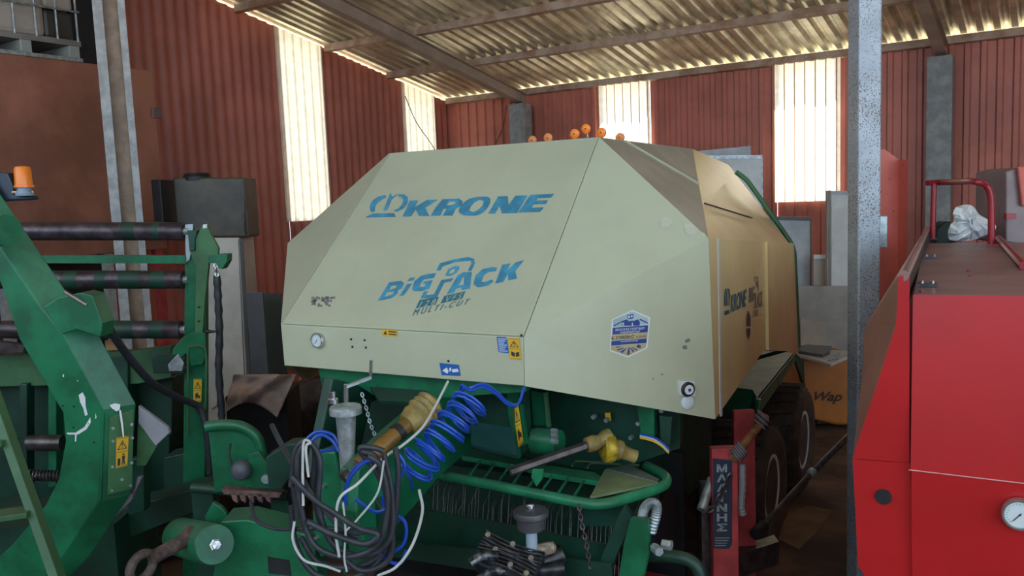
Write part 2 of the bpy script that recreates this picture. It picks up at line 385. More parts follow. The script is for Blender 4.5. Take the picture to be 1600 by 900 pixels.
# roof
mb = MB(); xs = []; pitch = .205; n = 10; w0, w1 = XL-.3, XR+.3
for i in range(int((w1-w0)/pitch*n)+1):
    x = w0+i*pitch/n; ph = (i/n) % 1
    xs.append((x, .055*(0 if ph < .35 else (ph-.35)/.12 if ph < .47 else 1 if ph < .75 else (1-(ph-.75)/.12) if ph < .87 else 0)))
ye = YD+.45; vs = []
for x, o in xs: vs += [(x, YF-.4, roofz(YF-.4)+o+.02), (x, ye, roofz(ye)+o+.02)]
mb.add(vs, [(2*i, 2*i+1, 2*i+3, 2*i+2) for i in range(len(xs)-1)])
tag(mb.build('ceiling', roofm), kind='structure')
def cbeam(mb, y, x0, x1, hh=.055, w=.04):
    z = roofz(y)-hh
    mb.box(((x0+x1)/2, y, z), ((x1-x0)/2, 0, 0), (0, w, -w*SLP), (0, hh*SLP, hh))
for i, y in enumerate((YD-.06, 11.82, 10.311, 8.524, 6.8, 5.1, 3.4, 1.7, 0, -1.7)):
    mb = MB(); cbeam(mb, y, XL+.06, XR)
    tag(mb.build('trim_%d' % (i+1), rustm), kind='structure')
X1, X2 = -8.42, -1.45
for i, x in enumerate((X1, X2)):
    mb = MB()
    ya, yb = YF, YD-.1
    for w, d0, d1 in ((.075, .11, .125), (.01, .125, .30), (.075, .30, .315)):
        mb.prism([(x-w, ya, roofz(ya)-d1), (x+w, ya, roofz(ya)-d1), (x+w, ya, roofz(ya)-d0), (x-w, ya, roofz(ya)-d0)], (0, yb-ya, -(yb-ya)*SLP))
    tag(mb.build('trim_%d' % (i+20), mat('beige_brown_primer', (.42, .32, .25), .7, var=.12, vscale=2)), kind='structure')
    mb = MB(); mb.abox(x-.16, x+.16, YD-.42, YD-.13, 0, HE-.28)
    o = tag(mb.build('wall_column', conc, bevel=.01), kind='structure')
# left steel column (I section) and the right square post
lc = P(170, 0, 8.5); cx, cy = lc.x, lc.y
u = Vector((-FWD.x, -FWD.y, 0)); r_ = RGT
colL = thing('steel_column', 'pale steel I-section column with brown web standing before the left wall', 'column', (cx, cy, 0))
mb = MB(); hz = roofz(cy)-.3
c0 = Vector((cx, cy, 0)); axd = (RGT*.94+FWD*.34).normalized(); axp = UP.cross(axd)
for sgn, hw_ in ((-1, .045), (1, .032)): mb.cuts.append(len(mb.v)); mb.box(c0+axd*sgn*(.145-hw_)+UP*hz/2-axp*.07*(1 if axp.dot(FWD) > 0 else -1), axd*hw_, axp*.012, UP*hz/2)
mb.build('flange', flange, colL)
mb = MB(); mb.box(c0+UP*hz/2+axp*.0, axd*.113, axp*.008, UP*hz/2); mb.build('web', web, colL)
mb = MB(); mb.box(c0+UP*.01, axd*.2, axp*.15, UP*.01); mb.build('base_plate', flange, colL)
pc = P(1349, 500, 5.3); cx, cy = pc.x, pc.y; c0 = Vector((cx, cy, 0)); hz = roofz(cy)-.12
colR = thing('steel_post', 'tall pale square steel post with brown speckles beside the red machine', 'column', (cx, cy, 0))
dx = (RGT*.995+FWD*.1).normalized(); dy = UP.cross(dx)
mb = MB(); mb.box(c0+UP*hz/2, dx*.075, dy*.07, UP*hz/2); mb.build('post', speck, colR, bevel=.012)
mb = MB(); mb.box(c0+UP*.01, dx*.15, dy*.15, UP*.01); mb.build('base_plate', flange, colR)
mb = MB(); mb.box(P(1371, 362, 5.3), dx*.04, dy*.05, UP*.1); mb.build('bracket', galv, colR, bevel=.006)

# ------------------------------------------------------------------ THE LARGE SQUARE BALER
bal = thing('square_baler', 'large cream and green square baler with sloping hood and blue lettering in mid shed', 'baler', B(0, 2, 0), BY)
w1, h1, w2, h2 = .724, 2.194, .718, 1.971
C_ = lambda s=1: B(.692*s, .965, 3.108)
S_ = lambda s=1: B(1.35*s, .72, 2.578)
SB = lambda s=1: B(1.35*s, .79, 1.682)
L1 = lambda s=1: B(w1*s, 0, h1)
L2 = lambda s=1: B(w2*s, .0, h2)
pl_slope = plane3(L1(-1), L1(1), C_(1)); pl_lip = plane3(L1(-1), L1(1), L2(1))
g = .004
MB.core = B(0, 1.8, 2.3)
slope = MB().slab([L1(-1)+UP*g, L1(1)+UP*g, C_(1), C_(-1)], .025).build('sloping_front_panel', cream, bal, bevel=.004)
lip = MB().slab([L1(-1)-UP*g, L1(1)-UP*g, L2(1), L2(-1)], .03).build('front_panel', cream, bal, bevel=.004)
fR = None
for s in (1, -1):
    e = BR*(.006*s)
    up = MB().slab([L1(s)+e, S_(s), C_(s)+e], .025).build('corner_panel', cream, bal)
    lo_ = MB().slab([L1(s)+e, L2(s)+e, SB(s), S_(s)], .025).build('corner_panel', cream, bal)
    if s == 1: fR = lo_; pl_cor = plane3(L1(s), SB(s), S_(s)); pl_cor2 = plane3(L1(s), L2(s), SB(s))
M_ = lambda s=1: B(.69*s, 2.62, 3.1)
for s in (1, -1):
    k1 = B(.69*s, 1.35, 3.1); k2 = M_(s).lerp(S_(s), .50)
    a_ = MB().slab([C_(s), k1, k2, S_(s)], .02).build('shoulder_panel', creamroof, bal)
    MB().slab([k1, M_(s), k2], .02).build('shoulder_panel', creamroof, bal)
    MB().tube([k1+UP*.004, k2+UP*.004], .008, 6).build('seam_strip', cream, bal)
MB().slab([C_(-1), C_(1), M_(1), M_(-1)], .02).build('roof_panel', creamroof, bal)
TT = lambda s=1: B(.72*s, 3.45, 3.0)
Q_ = lambda s=1: B(1.35*s, 2.587, 2.432)
P1 = lambda s=1: B(1.35*s, 1.881, 2.486)
for s in (1, -1):
    t1 = M_(s).lerp(TT(s), .72)
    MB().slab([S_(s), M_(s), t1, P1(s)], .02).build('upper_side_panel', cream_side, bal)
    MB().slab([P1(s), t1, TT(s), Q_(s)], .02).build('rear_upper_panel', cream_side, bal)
    n = (M_(s)-S_(s)).cross(P1(s)-S_(s)).normalized(); n = n if n.z > 0 else -n
    if s == 1:
        pA = onplane(1100, 318, S_(1)+n*.012, n); pB = onplane(1175, 341, S_(1)+n*.012, n); d = (S_(1)-M_(1)).normalized()*.012
        MB().prism([pA-d, pB-d, pB+d, pA+d], n*.004).build('slot', mat('slot_shade', (.05, .04, .03), .8), bal)  # dark strip painted in for the shade of the panel gap
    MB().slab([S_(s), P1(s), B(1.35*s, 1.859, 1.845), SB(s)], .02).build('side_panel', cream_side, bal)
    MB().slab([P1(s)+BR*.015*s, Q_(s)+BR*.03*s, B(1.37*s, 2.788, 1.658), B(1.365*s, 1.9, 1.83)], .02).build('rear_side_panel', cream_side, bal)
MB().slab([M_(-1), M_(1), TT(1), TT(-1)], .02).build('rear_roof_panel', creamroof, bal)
MB.core = None
MB().bbox(-.6, .6, 3.2, 3.3, 1.2, 2.7).build('rear_panel', grn_d, bal)
pl_side = plane3(S_(), P1(), SB())
MB().slab([lay(1122, 373, pl_side, .004), lay(1124.5, 373, pl_side, .004), lay(1129, 650, pl_side, .004), lay(1126, 651, pl_side, .004)], .004).build('edge_strip', whitep, bal)
# bale chamber and chassis behind
MB().bbox(-.6, .55, 3.4, 4.9, .5, 1.4).build('bale_chute', grn_d, bal, bevel=.01)
MB().bbox(-.62, .62, 2.2, 3.3, .75, 2.3).build('bale_chamber', grn_d, bal, bevel=.01)
MB().bbox(-.95, .95, .75, 2.1, .95, 2.35).build('knotter_housing', grn_d, bal, bevel=.01)
MB().bbox(-.55, .55, 2.1, 5.4, .45, .75).build('axle_beam', grn_d, bal, bevel=.01)
# ---- front lettering
def cp(x, y): return (560+x/4.284, 290+y/4.284)
def logo(name, pl, parent, f, m_):
    arcs = [[(85,175),(74,150),(78,125),(100,95),(135,72),(180,63),(186,78),(150,95),(122,120),(110,145),(110,172)],
            [(272,58),(305,58),(328,75),(333,100),(322,130),(295,158),(255,175),(235,168),(270,150),(292,125),(300,100),(290,80),(262,72)],
            [(166,166),(215,45),(226,75),(276,46),(222,92),(190,166)],
            [(42,213),(100,186),(238,183),(252,208)]]
    return mark(name, [[f(*p) for p in a] for a in arcs], pl, m_, parent)
logo('crown_emblem', pl_slope, slope, cp, krone_blue)
mb = MB(); 
# each letter drawn as its own outline so that the wide slanted shapes hold
K = [[(295,207),(345,100),(400,98),(375,145),(460,95),(536,93),(446,148),(475,203),(405,203),(385,160),(352,206)],
     [(484,202),(514,150),(560,92),(672,86),(698,105),(690,135),(655,152),(650,158),(628,200),(565,201),(590,155),(568,156),(548,200)],
     [(672,175),(690,130),(740,90),(805,75),(862,75),(884,95),(872,135),(838,175),(790,198),(710,198)],
     [(868,188),(936,72),(1000,70),(1005,130),(1050,68),(1133,65),(1060,184),(960,186),(945,135),(915,187)],
     [(1070,181),(1150,62),(1310,54),(1290,80),(1200,84),(1190,100),(1270,97),(1255,122),(1172,126),(1160,148),(1240,145),(1215,176)]]
K[2] = [(p.x, p.y) for p in spline([Vector((*p, 0)) for p in K[2]], 4, True)]
for i, poly in enumerate(K): mb.add([lay(*cp(*p), pl_slope) for p in poly], [tuple(range(len(poly)))])
mb.build('lettering', krone_blue, slope)
holes = [[(590,132),(612,108),(650,108),(645,122),(620,131)], [(744,168),(752,140),(778,112),(812,95),(838,104),(832,130),(806,158),(772,176)]]
mark('letter_counter', [[cp(*p) for p in a] for a in holes], pl_slope, cream, slope, lift=.006)
BG = [[(127,773),(205,648),(285,636),(308,655),(290,690),(268,700),(262,725),(225,752),(165,766)],
      [(272,740),(325,660),(360,655),(305,735)], [(325,640),(345,618),(382,612),(368,635)],
      [(358,690),(375,640),(420,603),(470,590),(522,585),(505,618),(440,628),(418,655),(412,680),(440,675),(452,660),(430,660),(440,642),(498,632),(475,690),(420,708),(372,708)],
      [(415,755),(438,710),(468,705),(455,732),(505,728),(555,632),(640,618),(620,642),(575,650),(525,752)],
      [(590,727),(665,600),(700,580),(760,578),(748,690),(690,700),(690,682),(655,690),(640,718)],
      [(520,568),(545,520),(640,493),(735,478),(775,490),(780,520),(755,572),(732,572),(757,520),(750,503),(650,512),(565,540),(548,570)],
      [(580,605),(600,560),(640,540),(672,538),(678,552),(655,585),(615,605)],
      [(768,660),(785,600),(830,560),(890,545),(928,548),(922,572),(870,580),(840,600),(822,645),(850,645),(892,628),(905,640),(870,670),(800,682)],
      [(915,655),(962,530),(1018,520),(1000,565),(1050,515),(1110,497),(1060,560),(1050,575),(1063,622),(1003,636),(1000,590),(970,645)]]
mb = MB()
for poly in BG: mb.add([lay(*cp(*p), pl_slope) for p in poly], [tuple(range(len(poly)))])
mb.build('lettering', krone_blue, slope)
holes = [[(205,700),(222,672),(258,668),(250,685)], [(175,745),(192,716),(238,708),(228,728)], [(605,594),(618,566),(648,556),(640,580)], [(672,668),(700,612),(706,612),(706,662)]]
mark('letter_counter', [[cp(*p) for p in a] for a in holes], pl_slope, cream, slope, lift=.006)
mark('model_plate', [[cp(*p) for p in a] for a in ([(383,822),(410,765),(540,745),(515,797)], [(548,790),(575,738),(718,707),(695,757)])], pl_slope, krone_teal, slope)
mb = MB(); text(mb, '1 2 8', [cp(402, 815), cp(508, 795), cp(525, 757), cp(425, 775)], pl_slope, 0, .0, .006)
text(mb, 'V F S', [cp(572, 782), cp(680, 757), cp(702, 718), cp(594, 742)], pl_slope, 0, .0, .006); mb.build('plate_lettering', cream, slope)
mb = MB(); text(mb, 'M U L T I - C U T', [cp(360, 872), cp(722, 795), cp(752, 755), cp(380, 828)], pl_slope, 0, .0); text(mb, 'M U L T I - C U T', [cp(363, 872), cp(725, 795), cp(755, 755), cp(383, 828)], pl_slope, 0, .0)
mb.build('lettering', krone_teal, slope)
# worn sticker, gauge and stickers on the lip
random.seed(9); ws = []
for i in range(26):
    x = 486+random.random()*38; y = 463+random.random()*14; w = 2+random.random()*5; ws.append([(x, y), (x+w, y-1), (x+w+1, y+2+random.random()*2), (x-1, y+2.5)])
mark('worn_sticker', ws, pl_slope, mat('worn_print', (.22, .20, .20), .6), slope)
def gauge(parent, c, n, r, name='pressure_gauge'):
    n = Vector(n).normalized(); up_ = (UP-n*UP.dot(n)).normalized(); rt = up_.cross(n)
    gb = MB().lathe(c, n, [(0, r), (.02, r), (.024, r*.95), (.024, r*.84), (.016, r*.8), (.016, .0001)]).build(name, chrome, parent)
    MB().lathe(Vector(c)+n*.017, n, [(0, r*.8), (.0015, r*.8), (.0015, .0001)]).build('dial', glassf, gb)
    mb = MB(); cc = Vector(c)+n*.0205
    def q(a, r0, r1, w):
        d = rt*math.sin(a)+up_*math.cos(a); t = rt*math.cos(a)-up_*math.sin(a)
        mb.add([cc+d*r0-t*w, cc+d*r1-t*w, cc+d*r1+t*w, cc+d*r0+t*w], [(0, 1, 2, 3)])
    for i in range(21): q(R(-135+i*13.5), r*(.58 if i % 5 == 0 else .64), r*.72, r*.012)
    q(R(-140), -r*.15, r*.55, r*.03); mb.add([cc+(rt*math.cos(k)+up_*math.sin(k))*r*.07 for k in [i*math.pi/4 for i in range(8)]], [tuple(range(8))])
    mb.build('needle', ink, gb)
    return gb
gauge(lip, onplane(499, 531, *pl_lip), pl_lip[1], .04)
warning(lip, [(776, 527), (811, 529), (816, 562), (795, 562)], pl_lip, 'book') if False else None
st = warning(lip, [(793.5, 528), (811, 529), (815, 562.5), (797, 561)], pl_lip, 'book')
bs = mark('instruction_sticker', [[(776, 526), (791, 527), (795, 552), (779, 550)]], pl_lip, bluedecal, lip)
mb = MB()
for i in range(7):
    y = 529+i*3.1; mb.add([lay(*p, pl_lip, .006) for p in [(778+i*.35, y), (791-(i % 3)*2+i*.4, y+.5), (791-(i % 3)*2+i*.4, y+1.7), (778+i*.35, y+1.2)]], [(0, 1, 2, 3)])
mb.build('print_line', whit, bs)
ys = mark('warning_sticker', [[(596.5, 514.5), (620, 516), (621.5, 526), (598, 525)]], pl_lip, yel, lip)
mark('pictogram', [[(599, 522.5), (602, 516.5), (605, 523)], [(607, 517), (619, 518), (619, 520), (607, 519)], [(607, 521), (619, 522), (619, 524), (607, 523)]], pl_lip, ink, ys, lift=.006)
bs = mark('blue_sticker', [[(686.5, 567), (717, 570), (719.5, 587.5), (690, 586)]], pl_lip, bluedecal, lip)
mark('pictogram', [[(691, 579), (698, 574), (701, 580), (699, 584)], [(702, 575), (705, 574), (705, 580), (702, 580)], [(706, 577), (715, 576), (717, 581), (707, 582)]], pl_lip, whit, bs, lift=.006)
mb = MB()
for p in ((549, 530), (570, 531.5), (551, 542), (572, 543), (701, 564), (815, 524)): bolt(mb, onplane(*p, *pl_lip), pl_lip[1], .006, .004)
mb.build('rivet', black, lip)
# dealer sticker on the corner (hexagonal)
def dp(x, y): return (920+x/9, 470+y/9)
dk = mark('dealer_sticker', [[dp(*p) for p in [(615,128),(865,235),(825,665),(550,797),(295,705),(325,262)]]], pl_cor, whit, fR, label='white six-sided dealer sticker with tractor picture')
mark('sky_field', [[dp(*p) for p in [(613,145),(842,245),(835,330),(345,372),(340,270)]]], pl_cor, mat('pale_blue_ink', (.40, .52, .55), .4), dk, lift=.005)
mark('navy_band', [[dp(*p) for p in a] for a in ([(335,378),(835,342),(828,440),(330,476)], [(318,565),(818,530),(810,592),(315,630)])], pl_cor, navy, dk, lift=.007)
mark('sand_band', [[dp(*p) for p in a] for a in ([(322,478),(828,442),(822,528),(320,562)], [(315,632),(808,594),(800,655),(550,778),(305,690)])], pl_cor, mat('sand_ink', (.50, .42, .22), .4), dk, lift=.006)
mark('printed_picture', [[dp(*p) for p in a] for a in ([(535,200),(630,185),(625,245),(600,255),(545,250)], [(470,350),(475,300),(500,270),(545,262),(560,290),(600,280),(640,280),(690,260),(715,290),(720,340),(700,350)],
     [(345,345),(500,270),(500,285),(350,362)], [(715,250),(832,305),(832,322),(715,270)],
     [(535,755),(560,655),(575,655),(575,755)], [(440,715),(525,665),(535,665),(475,735)], [(620,725),(580,660),(592,658),(640,710)], [(670,700),(600,655),(615,652),(690,690)], [(385,690),(480,660),(500,662),(425,700)],
     [(670,640),(695,612),(725,625),(738,660),(690,665)], [(388,662),(400,630),(412,660)], [(420,660),(430,632),(442,658)])], pl_cor, navy, dk, lift=.008)
mark('cab_window', [[dp(*p) for p in a] for a in ([(550,212),(578,208),(580,240),(555,240)], [(592,207),(618,204),(612,232),(595,236)], [(500,295),(490,325),(500,350),(482,345),(478,318)], [(625,300),(615,325),(625,352),(608,345),(604,320)])], pl_cor, whit, dk, lift=.010)
mb = MB(); text(mb, 'ΕΙΣΑΓΩΓΕΣ ΓΕΩΡΓΙΚΩΝ', [dp(375, 425), dp(785, 398), dp(787, 368), dp(378, 395)], pl_cor, 0, .012, .010)
mb.cuts.append(0); mb.cuts.append(len(mb.v)); text(mb, 'ΜΗΧΑΝΗΜΑΤΩΝ', [dp(442, 463), dp(715, 445), dp(717, 415), dp(444, 432)], pl_cor, 0, .012, .010)
mb.cuts.append(len(mb.v)); text(mb, 'www.simonis.com.gr', [dp(445, 587), dp(690, 570), dp(692, 545), dp(447, 563)], pl_cor, 0, .012, .010)
mb.build('lettering', whit, dk)
mb = MB(); text(mb, 'Κ. ΣΥΜΩΝΗΣ', [dp(320, 545), dp(638, 528), dp(642, 478), dp(322, 500)], pl_cor, 0, .015, .010)
mb.cuts.append(0); mb.cuts.append(len(mb.v)); text(mb, '& ΣΙΑ ΕΕ', [dp(665, 522), dp(805, 512), dp(806, 482), dp(668, 494)], pl_cor, 0, .012, .010); mb.build('lettering', ink, dk)
# corner switch and lamp, scuffs
sw = MB().slab([onplane(x, y, pl_cor[0]+pl_cor[1]*.012, pl_cor[1]) for x, y in ((1060.5, 595), (1085, 595.5), (1087, 619), (1063, 618))], .012).build('switch_plate', whitep, fR)
c = onplane(1072, 607, *pl_cor); MB().lathe(c, pl_cor[1], [(0, .036), (.022, .036), (.026, .032), (.026, 0)]).build('socket', black, sw)
cv_ = MB().lathe(c-pl_cor[1].cross(UP)*.0+pl_cor[1]*.0265, pl_cor[1], [(0, .024), (.004, .023), (.004, 0)]).build('socket_cover', whit, sw)
MB().lathe(c+pl_cor[1]*.031, pl_cor[1], [(0, .008), (.002, .008), (.002, 0)]).build('key_slot', navy, cv_)
c = onplane(1073.5, 628.5, *pl_cor); MB().lathe(c, pl_cor[1], [(0, .034), (.008, .034), (.010, .030), (.012, .012), (.012, 0)], 20).build('reflector', glassf, fR)
mark('scuff', [[(1070,532),(1076,528),(1079,533),(1072,536)], [(1066,541),(1073,539),(1074,545),(1068,546)], [(1032,585),(1035,583),(1036,587)], [(1019,591),(1022,591),(1021,594)]], pl_cor, mat('scuff_dark', (.2, .2, .17), .7), fR)
pl_tri = plane3(L1(1), S_(1), C_(1))
mark('worn_patch', [[(1030,343),(1040,338),(1052,345),(1046,355),(1034,356)], [(1068,352),(1080,349),(1090,358),(1085,368),(1072,366)], [(1096,362),(1103,366),(1101,370),(1094,367)]], pl_tri, mat('pale_worn', (.66, .65, .52), .6), up, lift=.003)
# side lettering
def sp(x, y): return (1110+x/5, 420+y/5)
pn = [o for o in bal.children if o.name.startswith('side_panel')][0]
mb = MB(); text(mb, 'KRONE', [sp(158, 345), sp(280, 295), sp(285, 155), sp(160, 205)], pl_side, .15, .03)
for a in ([(112,290),(108,240),(112,180),(122,150),(128,165),(118,200),(120,290)], [(140,290),(146,240),(142,180),(132,150),(150,160),(156,210),(150,280)], [(124,290),(126,170),(134,170),(136,285)], [(110,365),(112,330),(148,318),(148,352)]):
    mb.add([lay(*sp(*p), pl_side) for p in a], [tuple(range(len(a)))])
mb.build('lettering', krone_teal, pn)
mb = MB(); text(mb, 'BiG', [sp(303, 268), sp(345, 248), sp(345, 130), sp(303, 150)], pl_side, .1, .03)
text(mb, 'ACK', [sp(362, 312), sp(408, 292), sp(410, 168), sp(364, 190)], pl_side, .1, .03)
for a in ([(346,60),(375,62),(376,170),(370,172),(370,72),(350,72),(350,100),(346,100)], [(348,190),(360,186),(358,305),(338,310),(338,296),(348,293)], [(358,100),(366,98),(366,140),(358,144)]):
    mb.add([lay(*sp(*p), pl_side) for p in a], [tuple(range(len(a)))])
text(mb, '128 VFS', [sp(334, 375), sp(370, 368), sp(370, 318), sp(334, 326)], pl_side, 0, .02)
mb.build('lettering', sidelet, pn)
mark('dealer_sticker', [[sp(*p) for p in a] for a in ([(296,328),(314,375),(314,450),(282,445),(282,375)], [(284,462),(314,468),(312,510),(298,556),(282,505)])], pl_side, mat('faded_navy', (.13, .09, .10), .5), pn)
# roof reflectors
REFL = [(834, 219.5, 1.2, 0), (858.5, 216, 1.0, 0), (900, 209.5, 1.0, 1), (917.5, 201.5, 1.05, 2), (941.5, 207.5, 1.1, 1), (970.5, 215, 1.5, 0)]
for x, y, b, k in REFL:
    c = onB(x, y, b+.05)
    rp = MB().lathe(c-BB*.008, -BB, [(-.012, .018), (0, .027), (.012, .027), (.016, .02), (.018, .006), (.018, 0)], 20).build('roof_reflector', amber if k else amberdark, bal)
    MB().lathe(c-BB*.022, -BB, [(0, .0055), (.006, .005), (.006, 0)], 8).build('reflector_screw', wrust, rp)
    MB().cyl(B(0, 0, 0)*0+Vector((c.x, c.y, 3.08)), c, .004, .004, 6).build('reflector_stem', galv, rp)
# green guard rail at the rear
MB().tube(spline([onB(*p, 2.85) for p in [(1150, 269), (1165, 280), (1179, 298), (1205, 335), (1228, 368), (1239, 388), (1242, 420), (1247, 541)]], 6), .017, 10).build('guard_rail', grn_o, bal)
MB().cyl(onB(1247, 541, 2.85), B(1.0, 2.95, 1.55), .015).build('rail_bracket', grn, bal)
MB().cyl(onB(1240, 395, 2.85), B(1.1, 2.9, 2.35), .012).build('rail_bracket', grn, bal)
MB().cyl(onB(1244, 470, 2.85), B(1.1, 2.9, 2.1), .012).build('rail_bracket', grn, bal)
# fender
fen = [onH(x, y, 1.27) for x, y in ((1190, 547), (1243, 552), (1185, 624), (1176, 609), (1152, 606))]
MB().prism(fen, (0, 0, -.03)).build('fender', mat('dusty_green_fender', (.15, .19, .12), .5, var=.2, vscale=4), bal, bevel=.004)
a, b_, c_ = fen[2], fen[3], fen[4]
mb = MB(); dn = UP*-.16-BB*.10
mb.slab([c_, b_, b_+dn, c_+dn-BR*.15], .02); mb.slab([b_, a, a+dn*.9, b_+dn], .02)
mb.slab([a, fen[1], fen[1]-UP*.07, a-UP*.12], .02)
mb.build('fender_skirt', grn, bal)
MB().slab([fen[1], fen[1]+BB*.25-UP*.12+BR*.03, fen[1]+BB*.3-UP*.4+BR*.03, fen[1]-UP*.07], .02).build('fender_flap', grn_d, bal)
MB().bbox(.3, .62, 3.0, 5.0, .9, 1.25).build('fender_support', grn_d, bal)
# wheels
def wheel(a0, a1, b, r):
    w = MB(); n = 48; prof = []
    am = (a0+a1)/2; hw = (a1-a0)/2
    pr = [(-hw*.86, r*.50), (-hw, r*.7), (-hw, r*.86), (-hw*.86, r*.95), (-hw*.5, r*.985), (0, r), (hw*.5, r*.985), (hw*.86, r*.95), (hw, r*.86), (hw, r*.7), (hw*.86, r*.50)]
    w.lathe(B(am, b, r), BR, pr, n)
    tire = w.build('tyre', rubber, bal)
    lm = MB()
    for i in range(26):
        an = 2*math.pi*i/26
        for sg in (-1, 1):
            an2 = an + (.5 if sg > 0 else 0)*2*math.pi/26
            t = Vector((0, 0, 0)); d = BB*math.sin(an2)+UP*math.cos(an2); t = BB*math.cos(an2)-UP*math.sin(an2)
            lm.box(B(am, b, r)+d*(r*.985)+BR*sg*hw*.44+t*.01*sg, BR*hw*.36+t*.02, t*.018, d*.022)
    lm.build('tread_block', rubber, tire)
    MB().lathe(B(am, b, r), BR, [(-hw*.8, r*.50), (hw*.8, r*.52), (hw*.9, r*.53), (hw*.91, r*.48), (hw*.6, r*.45), (hw*.35, r*.3), (hw*.4, r*.14), (hw*.6, r*.13), (hw*.6, 0)], 32).build('rim', whitep, bal)
wheel(.62, 1.12, 3.2, .5)
wheel(.60, 1.10, 4.6, .5)
MB().cyl(B(-.6, 3.2, .5), B(.7, 3.2, .5), .07).build('axle', grn_d, bal)
MB().cyl(B(-.6, 4.6, .5), B(.7, 4.6, .5), .07).build('axle', grn_d, bal)
# under the hood: green front frame
def pb(pts, b, t=.03, tz=0): return MB().prism([onB(x, y, b) for x, y in pts], BB*t)
pb([(497, 575), (822, 600), (822, 612), (600, 628), (560, 602), (500, 590)], .08, .04).build('header_plate', grn, bal)
MB().prism([onB(497, 575, .12), onB(540, 580, .12), onB(520, 650, .12), onB(510, 640, .12)], BB*.8).build('left_frame_plate', grn, bal)
MB().slab([onB(575, 600, .10), onB(665, 606, .10), onB(672, 630, -.02), onB(592, 626, -.02)], .02).build('shelf_plate', grn_d, bal)
pb([(740, 600), (820, 606), (826, 700), (812, 712), (740, 700)], .30, .04).build('frame_plate', grn_d, bal)
MB().slab([onB(735, 658, .12), onB(800, 668, .12), onB(808, 712, -.02), onB(736, 694, -.02)], .02).build('step_plate', mat('dark_blue_green', (.01, .06, .06), .45), bal)
MB().prism([onA(797, 604, .52), onA(822, 606, .52), onA(826, 700, .52), onA(812, 716, .52), onA(800, 650, .52)], BR*-.02).build('frame_gusset', grn, bal)
pb([(820, 604), (1062, 640), (1062, 700), (1000, 722), (925, 735), (840, 720), (826, 690)], .70, .05).build('side_frame_plate', grn_d, bal)
pb([(829, 610), (849, 614), (854, 664), (834, 665)], .42, .05).build('hinge_plate', grn, bal)
pb([(849, 613), (853, 614), (859, 668), (854, 668)], .40, .02).build('frame_edge', grn_o, bal)
cyA = onB(835, 688, .35); MB().cyl(cyA, cyA+BR*.14, .065, .065, 24).build('gearbox_drum', grn, bal)
mb = MB()
for p in ((862, 673), (862, 681), (862, 689), (858, 697)): bolt(mb, onB(*p, .3), BR, .014, .03)
mb.build('bolt', galv, bal)
pb([(995, 632), (1022, 637), (1022, 682), (1003, 688)], .62, .05).build('bracket_plate', grn, bal)
pb([(1030, 650), (1050, 652), (1046, 700), (1034, 698)], .6, .05).build('bracket_plate', grn_d, bal)
pw = plane3(onB(803, 636, .26), onB(811, 636, .26), onB(818, 690, .26))
wp = MB().prism([onB(798, 630, .265), onB(816, 632, .265), onB(823, 694, .265), onB(806, 702, .265)], BB*.02).build('sticker_plate', grn, bal)
warning(wp, [(801, 635), (810, 633), (818, 690), (810, 699)], pw, None)
MB().prism([onB(945, 645, .66), onB(953, 645, .66), onB(954, 658, .66), onB(946, 658, .66)], BB*.01).build('yellow_tag', yel, bal)
mb = MB()
for p in ((930, 650), (950, 655), (1000, 660), (1018, 668), (988, 682), (1036, 640)): bolt(mb, onB(*p, .66), -BB, .012, .03)
mb.build('bolt', galv, bal)
for i, (cm, off) in enumerate(((bluem, 0), (whitewire, 3), (yel, 6))):
    MB().tube(spline([onB(x, y+off, .58) for x, y in ((1000, 678), (1020, 683), (1035, 692), (1045, 702))], 5), .005, 6).build('cable', cm, bal)
# tongue
to = MB().prism([onA(x, y, .15) for x, y in ((697, 608), (745, 612), (748, 690), (690, 742), (640, 800), (575, 872), (556, 800), (560, 735), (610, 685))], BR*-.10)
tongue = to.build('drawbar_beam', grn, bal, bevel=.008)
MB().prism([onA(x, y, -.28) for x, y in ((520, 590), (585, 610), (560, 720), (520, 760), (490, 740), (500, 690))], BR*-.06).build('drawbar_beam', grn_d, bal, bevel=.008)
MB().prism([onB(x, y, -.42) for x, y in ((486, 712), (500, 703), (522, 706), (534, 760), (534, 860), (500, 872), (488, 830))], BB*.16).build('nose_block', grn, bal, bevel=.01)
MB().prism([onB(x, y, -.38) for x, y in ((534, 770), (560, 745), (600, 800), (580, 872), (536, 900))], BB*.1).build('nose_plate', grn_d, bal, bevel=.005)
mb = MB()
for p in ((508, 758), (494, 772), (512, 805), (495, 840), (527, 830)): bolt(mb, onB(*p, -.42), -BB, .010, .012)
mb.build('bolt', chrome, bal)
# jack stand
jb = onB(543, 742, -.40); jt = onB(540, 640, -.40)
jk = MB().lathe(jb, jt-jb, [(-.25, .028), (0, .030), ((jt-jb).length*.93, .045), ((jt-jb).length*.95, .045)], 24).build('jack_stand', galv, bal, label='galvanised jack tube')
MB().lathe(jt-UP*.018, UP, [(0, .072), (.026, .072), (.03, .068), (.034, .068), (.034, .02), (.034, 0)], 28).build('jack_flange', galv, jk)
mb = MB(); q0 = onB(541, 628, -.40); q1 = onB(541, 604, -.40); q2 = onB(579, 590, -.30); q3 = onB(580, 563, -.30)
mb.cyl(q0, q1+UP*.01, .011); mb.build('crank_shaft', chrome, jk)
MB().box((q1+q2)/2, (q2-q1)/2, UP.cross((q2-q1).normalized())*.012, UP*.006).build('crank_arm', galv, jk)
MB().cyl(q2, q3, .007).build('crank_handle', chrome, jk)
MB().lathe(onB(521, 630, -.42), UP, [(0, .022), (.02, .022), (.02, .012), (.05, .012), (.052, 0)], 12).build('jack_nut', chrome, jk)
